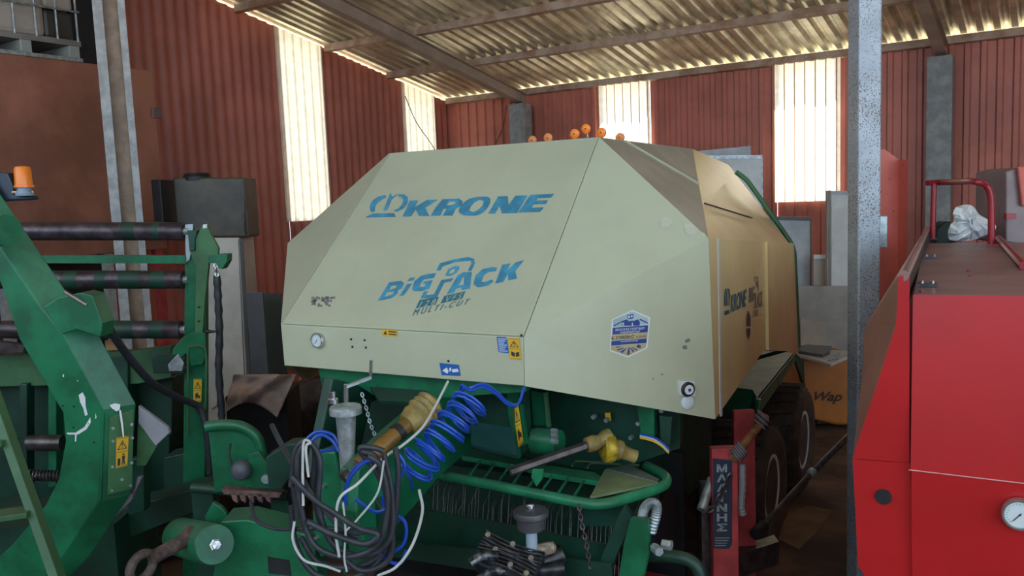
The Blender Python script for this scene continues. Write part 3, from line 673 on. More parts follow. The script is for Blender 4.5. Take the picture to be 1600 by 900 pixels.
# pto shaft with guard
p0 = onB(664, 640, -.05); p1 = onB(560, 728, -.42); dd = (p1-p0).normalized()
pt = MB().lathe(p0, dd, [(-.06, .05)] + [(i*.016-.05, .078 if i % 2 else .064) for i in range(7)] + [(.07, .07), (.12, .05), (.125, 0)], 28).build('shaft_bell', ptoyel, bal)
MB().cyl(p0+dd*.1, p1, .036).build('shaft_guard', ptobr, bal)
MB().lathe(p0+dd*.16, dd, [(0, .042), (.03, .042)], 20).build('guard_ring', black, bal)
MB().cyl(p1-dd*.02, p1+dd*.09, .026).build('shaft_end', pipe, bal)
# short chain by the jack
chain(MB(), spline([onB(x, y, -.2) for x, y in ((566, 617), (573, 640), (578, 660), (588, 685))], 6), .022, .003).build('chain', galv, bal)
# rack of tube and rods
RH = 1.4
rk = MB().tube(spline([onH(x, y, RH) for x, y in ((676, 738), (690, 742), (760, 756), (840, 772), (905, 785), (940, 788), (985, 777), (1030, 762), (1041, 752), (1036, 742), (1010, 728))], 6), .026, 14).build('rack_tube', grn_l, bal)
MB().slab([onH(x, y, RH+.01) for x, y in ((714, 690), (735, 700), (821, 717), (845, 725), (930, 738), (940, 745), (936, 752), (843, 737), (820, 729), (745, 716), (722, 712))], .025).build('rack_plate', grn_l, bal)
for (xa, ya, xb, yb) in ((752, 717, 730, 748), (775, 721, 752, 753), (798, 725, 775, 758), (820, 729, 797, 763), (843, 737, 820, 768), (865, 741, 843, 772), (889, 745, 868, 777), (913, 749, 893, 782)):
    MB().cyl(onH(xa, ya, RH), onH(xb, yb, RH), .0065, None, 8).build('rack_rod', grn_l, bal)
for off in (0, 24):
    MB().tube(spline([onH(x+off, y+off*.12, RH+.02) for x, y in ((894, 728), (900, 721), (930, 722), (975, 724))], 4), .006, 8).build('rack_rod', grn_o, bal)
MB().slab([onH(x, y, RH+.03) for x, y in ((945, 733), (982, 727), (1026, 748), (1028, 754), (922, 776))], .012).build('end_plate', creampl, bal)
MB().slab([onH(x, y, RH+.035) for x, y in ((948, 732), (982, 725), (1030, 748), (1026, 752))], .01).build('end_plate', mat('darker_grey_plate', (.14, .16, .13), .6), bal)  # darker grey half of the folded end plate
MB().slab([onH(x, y, RH-.04) for x, y in ((700, 725), (716, 712), (780, 700), (760, 690), (700, 700))], .01).build('rack_gusset', grn_d, bal)
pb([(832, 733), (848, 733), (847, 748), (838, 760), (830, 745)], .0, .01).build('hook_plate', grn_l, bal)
# chain from the rack to the bracket
chain(MB(), spline([onB(x, y, .02) for x, y in ((905, 793), (908, 815), (916, 850), (922, 885))], 6), .03, .004).build('chain', pipe, bal)
# pickup reel with tines
MB().cyl(B(-.25, 1.0, 1.0), B(1.02, 1.0, 1.0), .2, None, 28).build('pickup_drum', black, bal)
tin = None
for i in range(64):
    a0 = -.2+i*.019
    if tin is None:
        tin = MB().tube([B(a0, .66, 1.26), B(a0, .56, 1.2), B(a0, .52, .98+.0)], .0025, 5).build('pickup_tine', pipe, bal)
    else:
        t2 = tin.copy(); COL.objects.link(t2); t2.parent = bal; t2.location = (a0+.2+.012*math.sin(i*2.3), .03*math.sin(i*3), .07*math.sin(i*1.7)-.04*(i % 3))
MB().bbox(-.3, 1.08, .66, .72, 1.22, 1.3).build('tine_bar', grn_d, bal)
MB().bbox(-.28, 1.04, 1.22, 1.26, .6, 1.35).build('reel_dark_backing', black, bal)  # black sheet added as the shaded background behind the tines
# wind guard sheets
MB().slab([onB(x, y, .12) for x, y in ((580, 792), (650, 795), (800, 822), (945, 852), (955, 880), (560, 838))], .02).build('wind_guard', grn_d, bal)
MB().slab([onB(x, y, .02) for x, y in ((560, 840), (955, 882), (960, 925), (548, 860))], .02).build('wind_guard', grn_d, bal)
MB().bbox(-.45, 1.1, .3, .75, .35, .8).build('pickup_frame', black, bal)
MB().slab([onB(x, y, .3) for x, y in ((920, 775), (970, 780), (968, 822), (905, 822))], .02).build('pickup_side', grn_d, bal)
# right bracket with spring hose
MB().prism([onB(x, y, .05) for x, y in ((968, 803), (975, 790), (990, 812), (966, 860), (948, 910), (925, 905))], BB*.03).build('stand_plate', grn_d, bal)
MB().prism([onB(x, y, .0) for x, y in ((985, 810), (1012, 812), (1014, 860), (998, 930), (962, 930), (975, 850))], BB*.03).build('stand_plate', grn, bal)
path = spline([onB(x, y, .05) for x, y in ((1003, 812), (1006, 797), (1014, 787), (1024, 787), (1026, 800), (1018, 832))], 14)
MB().tube(path, [.018+.004*(i % 2) for i in range(len(path))], 12).build('ribbed_hose', galv, bal)
MB().tube(spline([onB(x, y, .1) for x, y in ((1000, 868), (1040, 868), (1075, 875), (1092, 893), (1095, 930))], 6), .028, 12).build('bent_tube', grn_d, bal)
mb = MB(); bolt(mb, onB(1022, 855, .0), BR-BB, .02, .05); bolt(mb, onB(1035, 850, .02), BR, .022, .04); mb.build('bolt', galv, bal)
MB().bbox(.2, 1.0, .95, 1.05, .55, .7).build('cross_beam', redpost, bal)

# coiled blue air hose and hose bundle hanging at the tongue
def helix(pts, z, rad, turns, n=14):
    ax = pathpx(pts, z, 20); L_ = [0]
    for p, q in zip(ax, ax[1:]): L_.append(L_[-1]+(q-p).length)
    out = []; N = int(turns*n); k = 0
    for i in range(N+1):
        s = L_[-1]*i/N
        while k < len(L_)-2 and L_[k+1] < s: k += 1
        p = ax[k].lerp(ax[k+1], (s-L_[k])/max(L_[k+1]-L_[k], 1e-9)); t = (ax[k+1]-ax[k]).normalized()
        u = t.cross(FWD).normalized(); w = t.cross(u).normalized(); ph = 2*math.pi*i/n
        out.append(p+(u*math.cos(ph)+w*math.sin(ph)*.8)*rad)
    return out
zc = 3.2
ch = thing('coiled_hose', 'pair of bright blue coiled air hoses lying along the green drawbar beam', 'hose', P(700, 690, 3.3))
for k in range(2):
    pth = helix([(645, 738, zc), (668, 712, zc), (700, 676, zc+.05), (722, 648, zc+.1), (742, 625, zc+.15)], zc, .068, 8)
    pth = [p+Vector((0, 0, .014*k))+RGT*.006*math.sin(i*.31+k) for i, p in enumerate(pth)]
    end = pathpx([(735, 606+k*5, 3.32), (755, 600+k*5, 3.35), (775, 612+k*4, 3.38), (795, 630+k*3, 3.42), (810, 630, 3.45), (819, 605, 3.5)], 3.4, 6)
    st_ = pathpx([(645, 765, 3.1), (640, 745, 3.15)], 3.1, 4)
    MB().tube(st_+pth+end, .0062, 8).build('hose', bluem, ch)
# (bundle) black loops
def loop(pts, z, r, material, name, label, closed=True):
    return MB().tube(pathpx(pts, z, 8, closed), r, 8, closed=closed).build(name, material, None, label, 'hose' if 'hose' in name else 'cable')
hz_ = 2.95
hb = thing('hose_bundle', 'bundle of black hydraulic hoses looped over the front of the green drawbar', 'hose', P(560, 890, 3.0)-UP*0)
H = [([(455, 760), (462, 705), (480, 690), (500, 720), (498, 790), (520, 850), (570, 868), (610, 840), (612, 770), (600, 710)], 0),
     ([(465, 810), (458, 740), (470, 700), (492, 700), (490, 770), (508, 830), (560, 890), (610, 870), (608, 800), (590, 720), (565, 705)], .03),
     ([(600, 705), (585, 700), (562, 702), (590, 740), (612, 800), (600, 860), (560, 885), (500, 880), (470, 840)], .06),
     ([(478, 690), (465, 720), (470, 790), (490, 850), (540, 870), (590, 850), (606, 790), (596, 730), (575, 712)], -.03),
     ([(455, 745), (490, 780), (520, 800), (560, 825), (590, 835), (570, 850), (520, 835), (480, 815)], -.06),
     ([(618, 700), (622, 740), (615, 820), (590, 880), (540, 905), (490, 895), (462, 850), (455, 790)], .05)]
for pts, dz in H: MB().tube(pathpx(pts, hz_+dz, 8), .011, 10).build('hose', hosem, hb)
MB().tube(pathpx([(392, 785, 3.3), (400, 812, 3.2), (430, 826, 3.1), (470, 826, 3.0), (520, 826, 2.95), (560, 840, 2.95)], 3, 8), .008, 8).build('hose', hosem, hb)
MB().tube(pathpx([(425, 665, 3.4), (440, 695, 3.2), (470, 745, 3.0), (510, 800, 2.95), (545, 830, 2.92), (585, 828, 2.92)], 3, 8), .011, 8).build('hose', hosem, hb)
for i, (pts, z) in enumerate((([(540, 790), (545, 750), (575, 720), (600, 735), (612, 780), (590, 800), (555, 780)], 3.0), ([(535, 780), (552, 735), (585, 715), (605, 740), (600, 790), (632, 815), (630, 850), (600, 870)], 3.02),
                              ([(620, 705), (632, 730), (612, 760), (590, 745), (598, 715)], 3.08), ([(475, 690), (495, 675), (520, 680), (525, 700), (500, 705)], 3.3), ([(480, 695), (500, 680), (518, 688), (528, 705)], 3.28), ([(635, 860), (625, 880), (600, 872), (580, 840)], 3.0))):
    MB().tube(pathpx(pts, z, 8), .007, 8).build('air_line', bluem, hb, label='bright blue air line')
WC = [([(700, 596, 3.45), (680, 635, 3.3), (660, 668, 3.2), (630, 695, 3.1), (600, 715, 3.0), (560, 755, 2.92), (530, 780, 2.9), (525, 830, 2.9), (530, 870, 2.9)], .0055),
      ([(655, 765), (660, 800), (645, 850), (620, 885), (590, 900)], .0055),
      ([(482, 745), (478, 700), (485, 692), (475, 690), (473, 730), (474, 790)], .005),
      ([(460, 815), (458, 845), (475, 875), (510, 885), (532, 893)], .005),
      ([(536, 785), (540, 830), (538, 870), (542, 893)], .004),
      ([(600, 720), (590, 770), (560, 810), (540, 830)], .004)]
for i, (pts, r) in enumerate(WC):
    MB().tube(pathpx(pts, 2.9 if i else 3.0, 8), r, 7).build('cable', whitewire, hb, label='off-white cable')

# loose half shaft lying on the rack
sh = thing('drive_shaft', 'loose half drive shaft with worn yellow joint lying on the green rack', 'drive shaft', onH(860, 730, RH+.05))
ZS = onH(862, 728, RH+.1)
zz = (ZS-EYE).dot(FWD)-.12
s0, s1 = P(797, 737, zz-.06), P(925, 693, zz+.08)
MB().tube([s0, s1], .023, 6).build('shaft_tube', pipe, sh, bevel=.003)
d = (s1-s0).normalized()
MB().lathe(s1-d*.03, d, [(0, .025), (0, .036), (.04, .04), (.07, .03), (.1, .045), (.13, .045), (.13, .0)], 16).build('yoke', ptoyel, sh)
j = P(950, 697, zz+.1)
MB().lathe(j-d*.03, d+UP*-.25, [(0, .05), (.01, .07), (.03, .074), (.05, .07), (.06, .045)], 24).build('joint_ring', mat('bright_worn_yellow', (.6, .42, .03), .45, var=.3, vscale=18), sh)
mb = MB(); mb.box(j+UP*.03, d*.03, UP*.016, d.cross(UP).normalized()*.03); mb.box(j-UP*.035, d*.03, UP*.014, d.cross(UP).normalized()*.03)
mb.cyl(j-UP*.055, j+UP*.055, .017); mb.cyl(j-d.cross(UP).normalized()*.055, j+d.cross(UP).normalized()*.055, .017); mb.build('cross_joint', castm, sh)
j2 = P(988, 712, zz+.12); d2 = (j2-j).normalized()
MB().lathe(j+d2*.02, d2, [(0, .035), (.02, .05), (.045, .05), (.06, .036), (.1, .032), (.13, .034), (.13, .018), (.135, 0)], 16).build('yoke', ptoyel, sh)

# ------------------------------------------------------------------ red implement stand by the wheels
rs = thing('implement_stand', 'pinkish red implement frame posts with dark lettered plate before the baler wheels', 'stand', Vector((P(1140, 800, 4.3).x, P(1140, 800, 4.3).y, 0)))
def vpost(x0, x1, y0, z, mt, nm, d=.06, zb=0.0):
    a = P(x0, y0, z); b = P(x1, y0, z); top = a.z
    c = (a+b)/2; return MB().box(Vector((c.x, c.y, (top+zb)/2)), RGT*((b-a).length/2), FWD*d/2, UP*(top-zb)/2).build(nm, mt, rs, bevel=.004)
pf = vpost(1110, 1150, 699, 4.2, redpost, 'post')
MB().box(P(1130, 800, 4.17)+UP*-.2, RGT*.001, FWD*.001, UP*.001) if False else None
pr = vpost(1145, 1178, 641, 4.75, redpost, 'post', .04)
MB().box(Vector((P(1100, 760, 4.3).x, P(1100, 760, 4.3).y, .65)), RGT*.022, FWD*.03, UP*.62).build('side_strut', pipe, rs)
MB().cyl(P(1112, 748, 4.25), P(1096, 797, 4.15), .022, .026, 10).build('pin', galv, rs)
MB().cyl(P(1146, 716, 4.15), P(1196, 652, 4.6), .022, None, 12).build('top_bar', wrust, rs)
mb = MB()
for k in range(7):
    if k == 0: mb.cuts.append(0)
    c = P(1186+k*1.2, 662-k*2+3*math.sin(k*2), 4.5); mb.tube([c+(FWD*math.cos(q)+(UP*.7-RGT*.7)*math.sin(q))*(.032+.004*(k % 3)) for q in [i*math.pi/5 for i in range(10)]], .007, 6, closed=True)
mb.cuts.append(len(mb.v))
for k in range(5):
    c = P(1150+k*2.5, 712-k*3, 4.13); mb.tube([c+(FWD*math.cos(q)+(UP*.8-RGT*.6)*math.sin(q))*(.034) for q in [i*math.pi/5 for i in range(10)]], .006, 6, closed=True)
mb.build('rope_binding', mat('grey_rope', (.17, .15, .15), .9), rs)
chain(MB(), [P(1140, 745, 4.12), P(1130, 765, 4.12), P(1118, 790, 4.12), P(1100, 803, 4.1)], .04, .006).build('chain', pipe, rs)
MB().tube(pathpx([(1160, 725), (1160, 760), (1158, 790), (1161, 805)], 4.2, 6), [.016+.004*(i % 2) for i in range(19)], 8).build('twisted_rope', mat('grey_rope2', (.25, .24, .24), .9), rs)
pz = (P(1130, 780, 4.168), -FWD)
pp = mark('name_plate', [[(1113.5, 716), (1144, 719), (1144, 850), (1139, 858), (1115, 857)]], pz, mat('dark_navy_plate', (.02, .035, .06), .5), pf, lift=.002, label='dark lettered name plate')
mb = MB()
for i, ch in enumerate('ΜΑΛΙΝΗΣ'):
    y0 = 738+i*15.4; w = 8 if ch != 'Ι' else 2
    text(mb, ch, [(1128-w, y0), (1128+w, y0), (1128+w, y0-12.5), (1128-w, y0-12.5)], pz, 0, .035, .005)
for i in range(4): mb.add([lay(*q, pz, .005) for q in ((1117, 840+i*4), (1140-i*2, 840+i*4), (1140-i*2, 841.2+i*4), (1117, 841.2+i*4))], [(0, 1, 2, 3)])
mb.build('lettering', mat('faded_white_ink', (.33, .36, .38), .6), pp)
MB().box(Vector((P(1165, 850, 4.7).x, P(1165, 850, 4.7).y, .65)), (RGT*.9+FWD*.5).normalized()*.25, FWD*.05, UP*.07).build('low_crossbar', pipe, rs)
MB().box(Vector((P(1140, 900, 4.5).x, P(1140, 900, 4.5).y, .04)), RGT*.25, FWD*.45, UP*.04).build('foot', pipe, rs)
lb = thing('lifting_bar', 'long dark steel bar leaning from the red frame towards the speckled post', 'bar', P(1205, 812, 4.7))
MB().tube([P(1190, 825, 4.62), P(1265, 743, 5.1), P(1327, 680, 5.52)], .02, 12).build('shaft', pipe, lb)
MB().tube([P(1180, 835, 4.55), P(1193, 822, 4.63)], .035, 12).build('socket_end', black, lb)
MB().lathe(P(1268, 739, 5.11), P(1327, 680, 5.5)-P(1265, 743, 5.1), [(-.03, .02), (-.02, .028), (.02, .028), (.03, .02)], 12).build('collar', galv, lb)

# ------------------------------------------------------------------ LEFT: round baler tailgate with rollers
zR = 5.5
gx = P(300, 900, zR)
rb = thing('round_baler', 'green round baler with steel rollers and bent lift arm at left of shed', 'baler', (gx.x, gx.y, 0), YAW)
# rollers
def roller(y, xa, xb, dpx, bands, yb=None):
    r = dpx/2/F_PX*zR*1.02; a = P(xa, y, zR); b = P(xb, yb or y, zR)
    ro = MB().cyl(a, b, r, None, 28).build('roller', rollm, rb)
    for u0, u1 in bands:
        MB().cyl(P(u0, y, zR), P(u1, yb or y, zR), r*1.012, None, 28).build('paint_band', grn_d, ro)
    MB().cyl(b, b+RGT*.03, r*.45, None, 16).build('axle_stub', galv, ro)
roller(361, -260, 288, 28, ((193, 215), (243, 252)), 361.5)
roller(437, -260, 287, 28, ((-60, -20), (105, 125), (153, 170), (190, 222), (238, 260)), 437)
roller(515, -260, 283, 28, ((60, 90), (170, 213), (236, 258)), 515)
a = P(-260, 404, zR); b = P(292, 405, zR); MB().box((a+b)/2, (b-a)/2, FWD*.03, UP*.026).build('cross_bar', grn, rb)
a = P(-260, 300, zR)
# side post and head
fl = MB().prism(px3([(289, 352), (300, 352), (300, 385), (322, 385), (322, 640), (316, 900), (285, 900)], zR), FWD*.05)
post = fl.build('side_post', grn, rb, bevel=.004)
pbm = P(300, 900, zR+.05); MB().box(Vector((pbm.x, pbm.y, pbm.z/2)), RGT*.07, FWD*.05, UP*pbm.z/2).build('side_post', grn_d, rb)
MB().prism(px3([(289, 351), (301, 350), (300, 384), (296, 405), (291, 410)], zR-.015), FWD*.012).build('pale_edge', mat('pale_blue_grey', (.42, .5, .55), .5), rb)  # pale blue-grey strip along the left edge of the post
MB().prism(px3([(309, 365), (316, 352), (323, 351), (330, 368), (341, 388), (340, 408), (326, 412), (320, 470), (316, 530), (304, 530), (306, 420), (297, 395), (302, 372)], zR-.04), FWD*.035).build('head_plate', grn_o, rb, bevel=.003)
MB().prism(px3([(317, 351), (323, 350), (323, 356), (317, 357)], zR-.045), FWD*.02).build('painted_tip', whitep, rb)
MB().prism(px3([(325, 400), (345, 397), (355, 397), (355, 408), (347, 421), (340, 418), (338, 410), (325, 412)], zR-.05), FWD*.1).build('hook_bracket', grn, rb, bevel=.004)
MB().prism(px3([(293, 360), (308, 360), (304, 375), (304, 392), (296, 393)], zR-.06), FWD*.05).build('guide_block', grn_d, rb, bevel=.004)
MB().prism(px3([(270, 545), (285, 528), (300, 520), (320, 520), (322, 552), (316, 570), (298, 572), (290, 552), (278, 565), (268, 560)], zR-.05), FWD*.03).build('quadrant_plate', grn, rb, bevel=.003)
MB().prism(px3([(236, 560), (246, 553), (276, 555), (292, 575), (286, 584), (240, 583)], zR-.08), FWD*.04).build('latch_plate', grn_d, rb, bevel=.003)
MB().prism(px3([(262, 570), (278, 553), (287, 568), (284, 580), (264, 580)], zR-.10), FWD*.02).build('latch', galv, rb, bevel=.003)
mb = MB(); mb.tube(spline(px3([(294, 680), (294, 610), (294, 550), (300, 541), (315, 541), (322, 552), (322, 610), (320, 660)], zR-.09), 6), .008, 8); mb.build('loop_handle', grn_o, rb)
plw = (P(309, 610, zR-.012), -FWD)
warning(post, [(302.5, 592), (315.5, 592), (314.5, 628), (302, 628)], plw, None)
mb = MB()
for y in (480, 502, 545, 645): bolt(mb, P(311, y, zR-.04), -FWD, .009, .004)
mb.build('bolt_hole', black, rb)
# sleeves on chains
MB().tube(pathpx([(163, 495, 4.5), (176, 522, 4.6), (205, 562, 4.8), (240, 600, 5.0), (280, 622, 5.2), (310, 636, 5.3), (322, 665, 5.3), (326, 700, 5.3), (328, 740, 5.3)], 5, 8), .023, 10).build('rubber_sleeve', hosem, rb)
chain(MB(), px3([(152, 483, 4.4), (160, 490, 4.45), (167, 502, 4.5)], 4.5), .045, .007).build('chain', chrome, rb)
MB().tube(pathpx([(339, 430), (341, 470), (343, 520), (342, 580), (346, 640), (347, 660)], 5.5, 6), [.021+.003*(i % 3) for i in range(31)], 10).build('rubber_sleeve', hosem, rb)
chain(MB(), px3([(337, 414), (338, 422), (339, 432)], 5.48), .04, .005).build('chain', chrome, rb)
MB().cyl(P(322, 518, 5.45), P(339, 518, 5.45), .016, .004, 8).build('spike', black, rb)
# bent lift arm
zA = 4.5
left = [(-30, 325), (0, 352+45), (9, 500-60), (67-8, 560), (100, 651), (101, 691), (91, 749), (71, 789), (20, 850), (-30, 930)]
left = [(-120, 250), (-60, 330), (0, 440), (30, 530), (67, 593), (98, 645), (102, 690), (91, 749), (71, 789), (20, 850), (-40, 905)]
ridge = [(153, 785), (162, 640), (98, 522), (63, 480), (0, 387), (-80, 270)]
low = [(89, 882), (40, 935)]
sidep = px3(left, zA) + px3(list(reversed(low)), zA) + px3(ridge, zA)
ev = P(213, 630, zA*1.02)-P(162, 639, zA)
arm = MB().prism(sidep, ev).build('lift_arm', grn, rb, bevel=.006)
MB().prism(px3([(-120, 250), (-85, 262), (-80, 270), (0, 387), (-60, 330)], zA), ev).build('arm_root', grn, rb) if False else None
topc = [P(x, y, zA) for x, y in ((20, 345), (98, 450), (63, 480), (0, 387))]
# lug with pin and grey fin
MB().prism(px3([(97, 523), (67, 480), (90, 465), (127, 457), (145, 462), (160, 505), (157, 527), (120, 515)], 4.35), FWD*.14).build('arm_lug', grn, rb, bevel=.006)
MB().cyl(P(100, 455, 4.3), P(135, 476, 4.35), .009, None, 8).build('pin', chrome, rb)
pc_ = P(10, 352, 4.4); MB().cyl(P(-5, 360, 4.3), P(-5, 360, 4.3)+RGT*.08-FWD*.05, .08, .08, 20).build('pivot_boss', grn, rb, bevel=.01)
MB().prism(px3([(216, 634), (262, 668), (265, 676), (243, 697), (216, 660)], 4.62), FWD*.03).build('side_fin', mat('grey_zinc', (.32, .32, .36), .5), rb, bevel=.003)
MB().prism(px3([(215, 655), (244, 699), (227, 728), (213, 728)], 4.64), FWD*.03).build('side_fin', grn_o, rb, bevel=.003)
MB().prism(px3([(153, 787), (211, 770), (215, 745), (222, 745), (205, 782), (95, 890), (80, 890)], 4.61), FWD*.03).build('underside_plate', mat('grey_zinc2', (.20, .21, .23), .6), rb)
arp = plane3(P(162, 640, zA), P(157, 785, zA), P(213, 630, zA*1.02))
cov = MB().slab([onplane(x, y, arp[0]+arp[1]*.012, arp[1]) for x, y in ((171, 652), (209, 640), (207, 764), (168, 774))], .01).build('cover_plate', grn_o, rb, bevel=.003)
warning(cov, [(182, 684), (201, 681), (199, 727), (181, 732)], arp, 'man', lift=.018)
mb = MB()
for p in ((176, 668), (205, 662), (176, 688), (206, 683), (175, 728), (205, 722), (190, 748), (203, 757), (174, 765)): bolt(mb, onplane(*p, *arp), arp[1], .009, .018)
mb.build('bolt', galv, rb)
MB().tube([onplane(x, y, *arp) for x, y in ((162, 645), (160, 700), (157, 783))], .007, 6).build('edge_bead', grn, rb)
asd = (P(100, 640, zA), -FWD)
mark('white_splash', [[(123,617),(129,613),(133,620),(134,635),(137,648),(133,650),(130,638),(125,628)], [(104,676),(118,676),(132,667),(138,657),(141,652),(142,660),(135,671),(122,679),(106,679)], [(117,679),(120,678),(119,690),(117,690)],
     [(98,585),(100,585),(100,589),(98,589)], [(120,594),(122,594),(122,597)], [(149,645),(151,652),(149,655)]], asd, whit, arm)
mark('white_splash', [[(171,633),(180,630),(188,632),(187,640),(182,643),(175,638)], [(186,641),(189,641),(192,660),(194,682),(192,683),(189,662)]], plane3(P(162, 640, zA), P(98, 522, zA), P(213, 630, zA*1.02)), whit, arm, lift=.02)
mb = MB()
for p in ((98, 634), (116, 635), (115, 668), (147, 691), (138, 662)): bolt(mb, P(*p, zA), -FWD, .006, .003)
mb.build('bolt_hole', black, rb)
# beacon on arm
bc = P(39, 306, 4.62)
be = MB().lathe(bc, UP, [(0, .03), (.0, .045), (.012, .047), (.03, .036), (.05, .036)], 20).build('beacon_base', mat('grey_blue_plastic', (.25, .33, .42), .4), rb)
MB().lathe(bc+UP*.045, UP, [(0, .05), (.012, .05), (.014, .044), (.10, .042), (.112, .036), (.116, .02), (.117, 0)], 24).build('beacon_lens', amber, be, label='orange beacon lens')
MB().lathe(bc+UP*.02-FWD*.01, RGT, [(-.06, .0), (-.06, .008), (.05, .008), (.05, 0)], 8).build('beacon_bolt', chrome, be)
MB().prism(px3([(-20, 268), (12, 270), (20, 290), (22, 305), (48, 306), (50, 312), (-20, 316)], 4.62), FWD*.08).build('work_lamp', mat('blue_black_plastic', (.02, .035, .06), .35), rb, bevel=.01)
# body behind the rollers
zb_ = 6.0
def gp(pts, z, d, nm, mt, bv=.006): return MB().prism(px3(pts, z), FWD*d).build(nm, mt, rb, bevel=bv)
gp([(-260, 565), (210, 548), (268, 540), (268, 590), (215, 600), (-260, 610)], 5.75, .08, 'body_panel', grn_o)
gp([(-260, 608), (270, 590), (268, 680), (-260, 690)], 5.9, .4, 'body_panel', grn_d)
gp([(-260, 690), (265, 680), (262, 820), (-260, 860)], 5.95, .4, 'body_panel', grn_d)
gp([(30, 600), (42, 600), (42, 760), (30, 765)], 5.7, .1, 'rib', grn_d)
gp([(75, 590), (88, 590), (88, 760), (75, 762)], 5.7, .1, 'rib', grn)
gp([(168, 560), (200, 555), (200, 800), (180, 810)], 5.72, .15, 'rib', grn_d)
gp([(200, 720), (225, 712), (225, 800), (200, 806)], 5.0, .1, 'lower_bracket', grn_d)
gp([(-260, 840), (100, 820), (300, 765), (340, 750), (330, 790), (140, 865), (-260, 930)], 5.2, .25, 'base_beam', grn_d)
gp([(256, 715), (330, 700), (330, 765), (256, 775)], 5.6, .2, 'foot_box', grn_d)
gp([(-260, 540), (-20, 530), (40, 540), (35, 552), (-260, 556)], 5.6, .05, 'hose_tray', pipe)
MB().cyl(P(45, 692, 5.6), P(98, 692, 5.6), .055, None, 20).build('roller', pipe, rb)
pth = helix([(48, 742, 5.6), (96, 744, 5.6)], 5.6, .035, 9, 10); MB().tube(pth, .007, 6).build('coil_spring', pipe, rb)
gp([(163, 532), (185, 531), (185, 547), (165, 548)], 5.7, .02, 'wood_wedge', mat('wood_offcut', (.55, .32, .14), .7))
bb0 = P(100, 880, 5.3); MB().box(Vector((bb0.x, bb0.y, .45)), RGT*.5, FWD*.3, UP*.45).build('undercarriage', grn_d, rb)
# ladder
ld = thing('access_ladder', 'green steel access ladder leaning at the bottom left in front of the lift arm', 'ladder', (P(60, 900, 3.6).x, P(60, 900, 3.6).y, 0))
tp = P(-45, 520, 3.9); bt = P(100, 930, 3.5); dn_ = (bt-tp); dn_ = dn_/abs(dn_.z)
bt2 = bt+dn_*bt.z
MB().box((tp+bt2)/2, (bt2-tp)/2, RGT*.022, FWD*.03).build('rail', grn_o, ld, bevel=.004)
off = RGT*-.42-FWD*.15
MB().box((tp+bt2)/2+off, (bt2-tp)/2, RGT*.022, FWD*.03).build('rail', grn_o, ld, bevel=.004)
L_ = (bt2-tp).length
for k in range(7):
    c = tp.lerp(bt2, .08+k*.13)+off/2
    MB().box(c, off/2, FWD*.06, UP*.012).build('step', grn_o, ld, bevel=.003)
# hitch plate in the middle left
hp = thing('hitch_frame', 'green hitch frame with rounded tube guard and grey ball beside the drawbar', 'hitch', (P(370, 760, 4.6).x, P(370, 760, 4.6).y, 0), YAW)
MB().prism(px3([(325, 667), (385, 668), (408, 690), (410, 720), (405, 760), (335, 770)], 4.5), FWD*.02).build('guard_plate', grn, hp, bevel=.003)
MB().tube(pathpx([(322, 667), (350, 664), (378, 667), (400, 682), (409, 705), (411, 730)], 4.47, 6), .03, 12).build('guard_tube', grn, hp)
MB().prism(px3([(388, 710), (404, 706), (425, 735), (426, 764), (385, 762)], 4.40), FWD*.03).build('ear_plate', grn, hp, bevel=.003)
MB().lathe(P(377, 735, 4.38), -FWD, [(-.08, .04), (-.03, .052), (.0, .055), (.02, .05), (.035, .034), (.04, 0)], 24).build('ball', mat('grey_cast', (.09, .10, .12), .5), hp)
MB().lathe(P(416, 748, 4.4), -FWD, [(0, .025), (.012, .025), (.012, .012), (.014, .0)], 12).build('bolt', galv, hp)
MB().tube(pathpx([(360, 693), (359, 712), (363, 728), (372, 738)], 4.42, 5), .006, 6).build('cable', hosem, hp)
mb = MB(); mb.prism(px3([(346, 764), (440, 770), (436, 778), (350, 772)], 4.42), FWD*.06)
for k in range(5): mb.prism(px3([(360+k*13, 771), (370+k*13, 772), (371+k*13, 786), (364+k*13, 782)], 4.42), FWD*.05)
mb.build('toothed_bar', mat('rusty_pink_steel', (.24, .13, .11), .7, var=.25, vscale=20), hp)
MB().cyl(P(300, 762, 4.6), P(450, 775, 4.55), .028, None, 14).build('cross_tube', grn_d, hp)
MB().prism(px3([(415, 715), (450, 694), (490, 692), (470, 720), (440, 765), (420, 765)], 4.35), FWD*.12).build('side_arm', grn_d, hp, bevel=.005)
c = P(320, 762, 4.65); MB().box(Vector((c.x, c.y, c.z/2)), RGT*.06, FWD*.05, UP*c.z/2).build('leg', grn_d, hp)
c = P(440, 775, 4.65); MB().box(Vector((c.x, c.y, c.z/2)), RGT*.05, FWD*.05, UP*c.z/2).build('leg', grn_d, hp)
# foreground drawbar with towing eye
db = thing('towing_drawbar', 'green drawbar with rusty towing eye pointing left in the foreground', 'drawbar', (P(400, 900, 3.9).x, P(400, 900, 3.9).y, 0), YAW)
e0, e1 = P(280, 838, 4.0), P(336, 851, 3.62)
MB().lathe(e0, e1-e0, [(-.03, .05), (0, .08), (.03, .092), ((e1-e0).length-.01, .092), ((e1-e0).length, .086), ((e1-e0).length, 0)], 28).build('barrel', grn, db)
MB().prism(px3([(345, 815), (385, 812), (490, 838), (500, 930), (330, 925), (335, 880)], 3.78), FWD*.18).build('side_plate', grn, db, bevel=.006)
MB().lathe(e1, e1-e0, [(0, .028), (.008, .028), (.010, .02), (.022, .02), (.024, 0)], 6, False).build('bolt', chrome, db)
q0, q1 = P(300, 838, 3.7), P(237, 872, 3.5)
MB().tube([q0, q0.lerp(q1, .3), q1], [.055, .032, .030], 14).build('shank', mat('rusty_forged_steel', (.12, .08, .07), .6, var=.3, vscale=25), db)
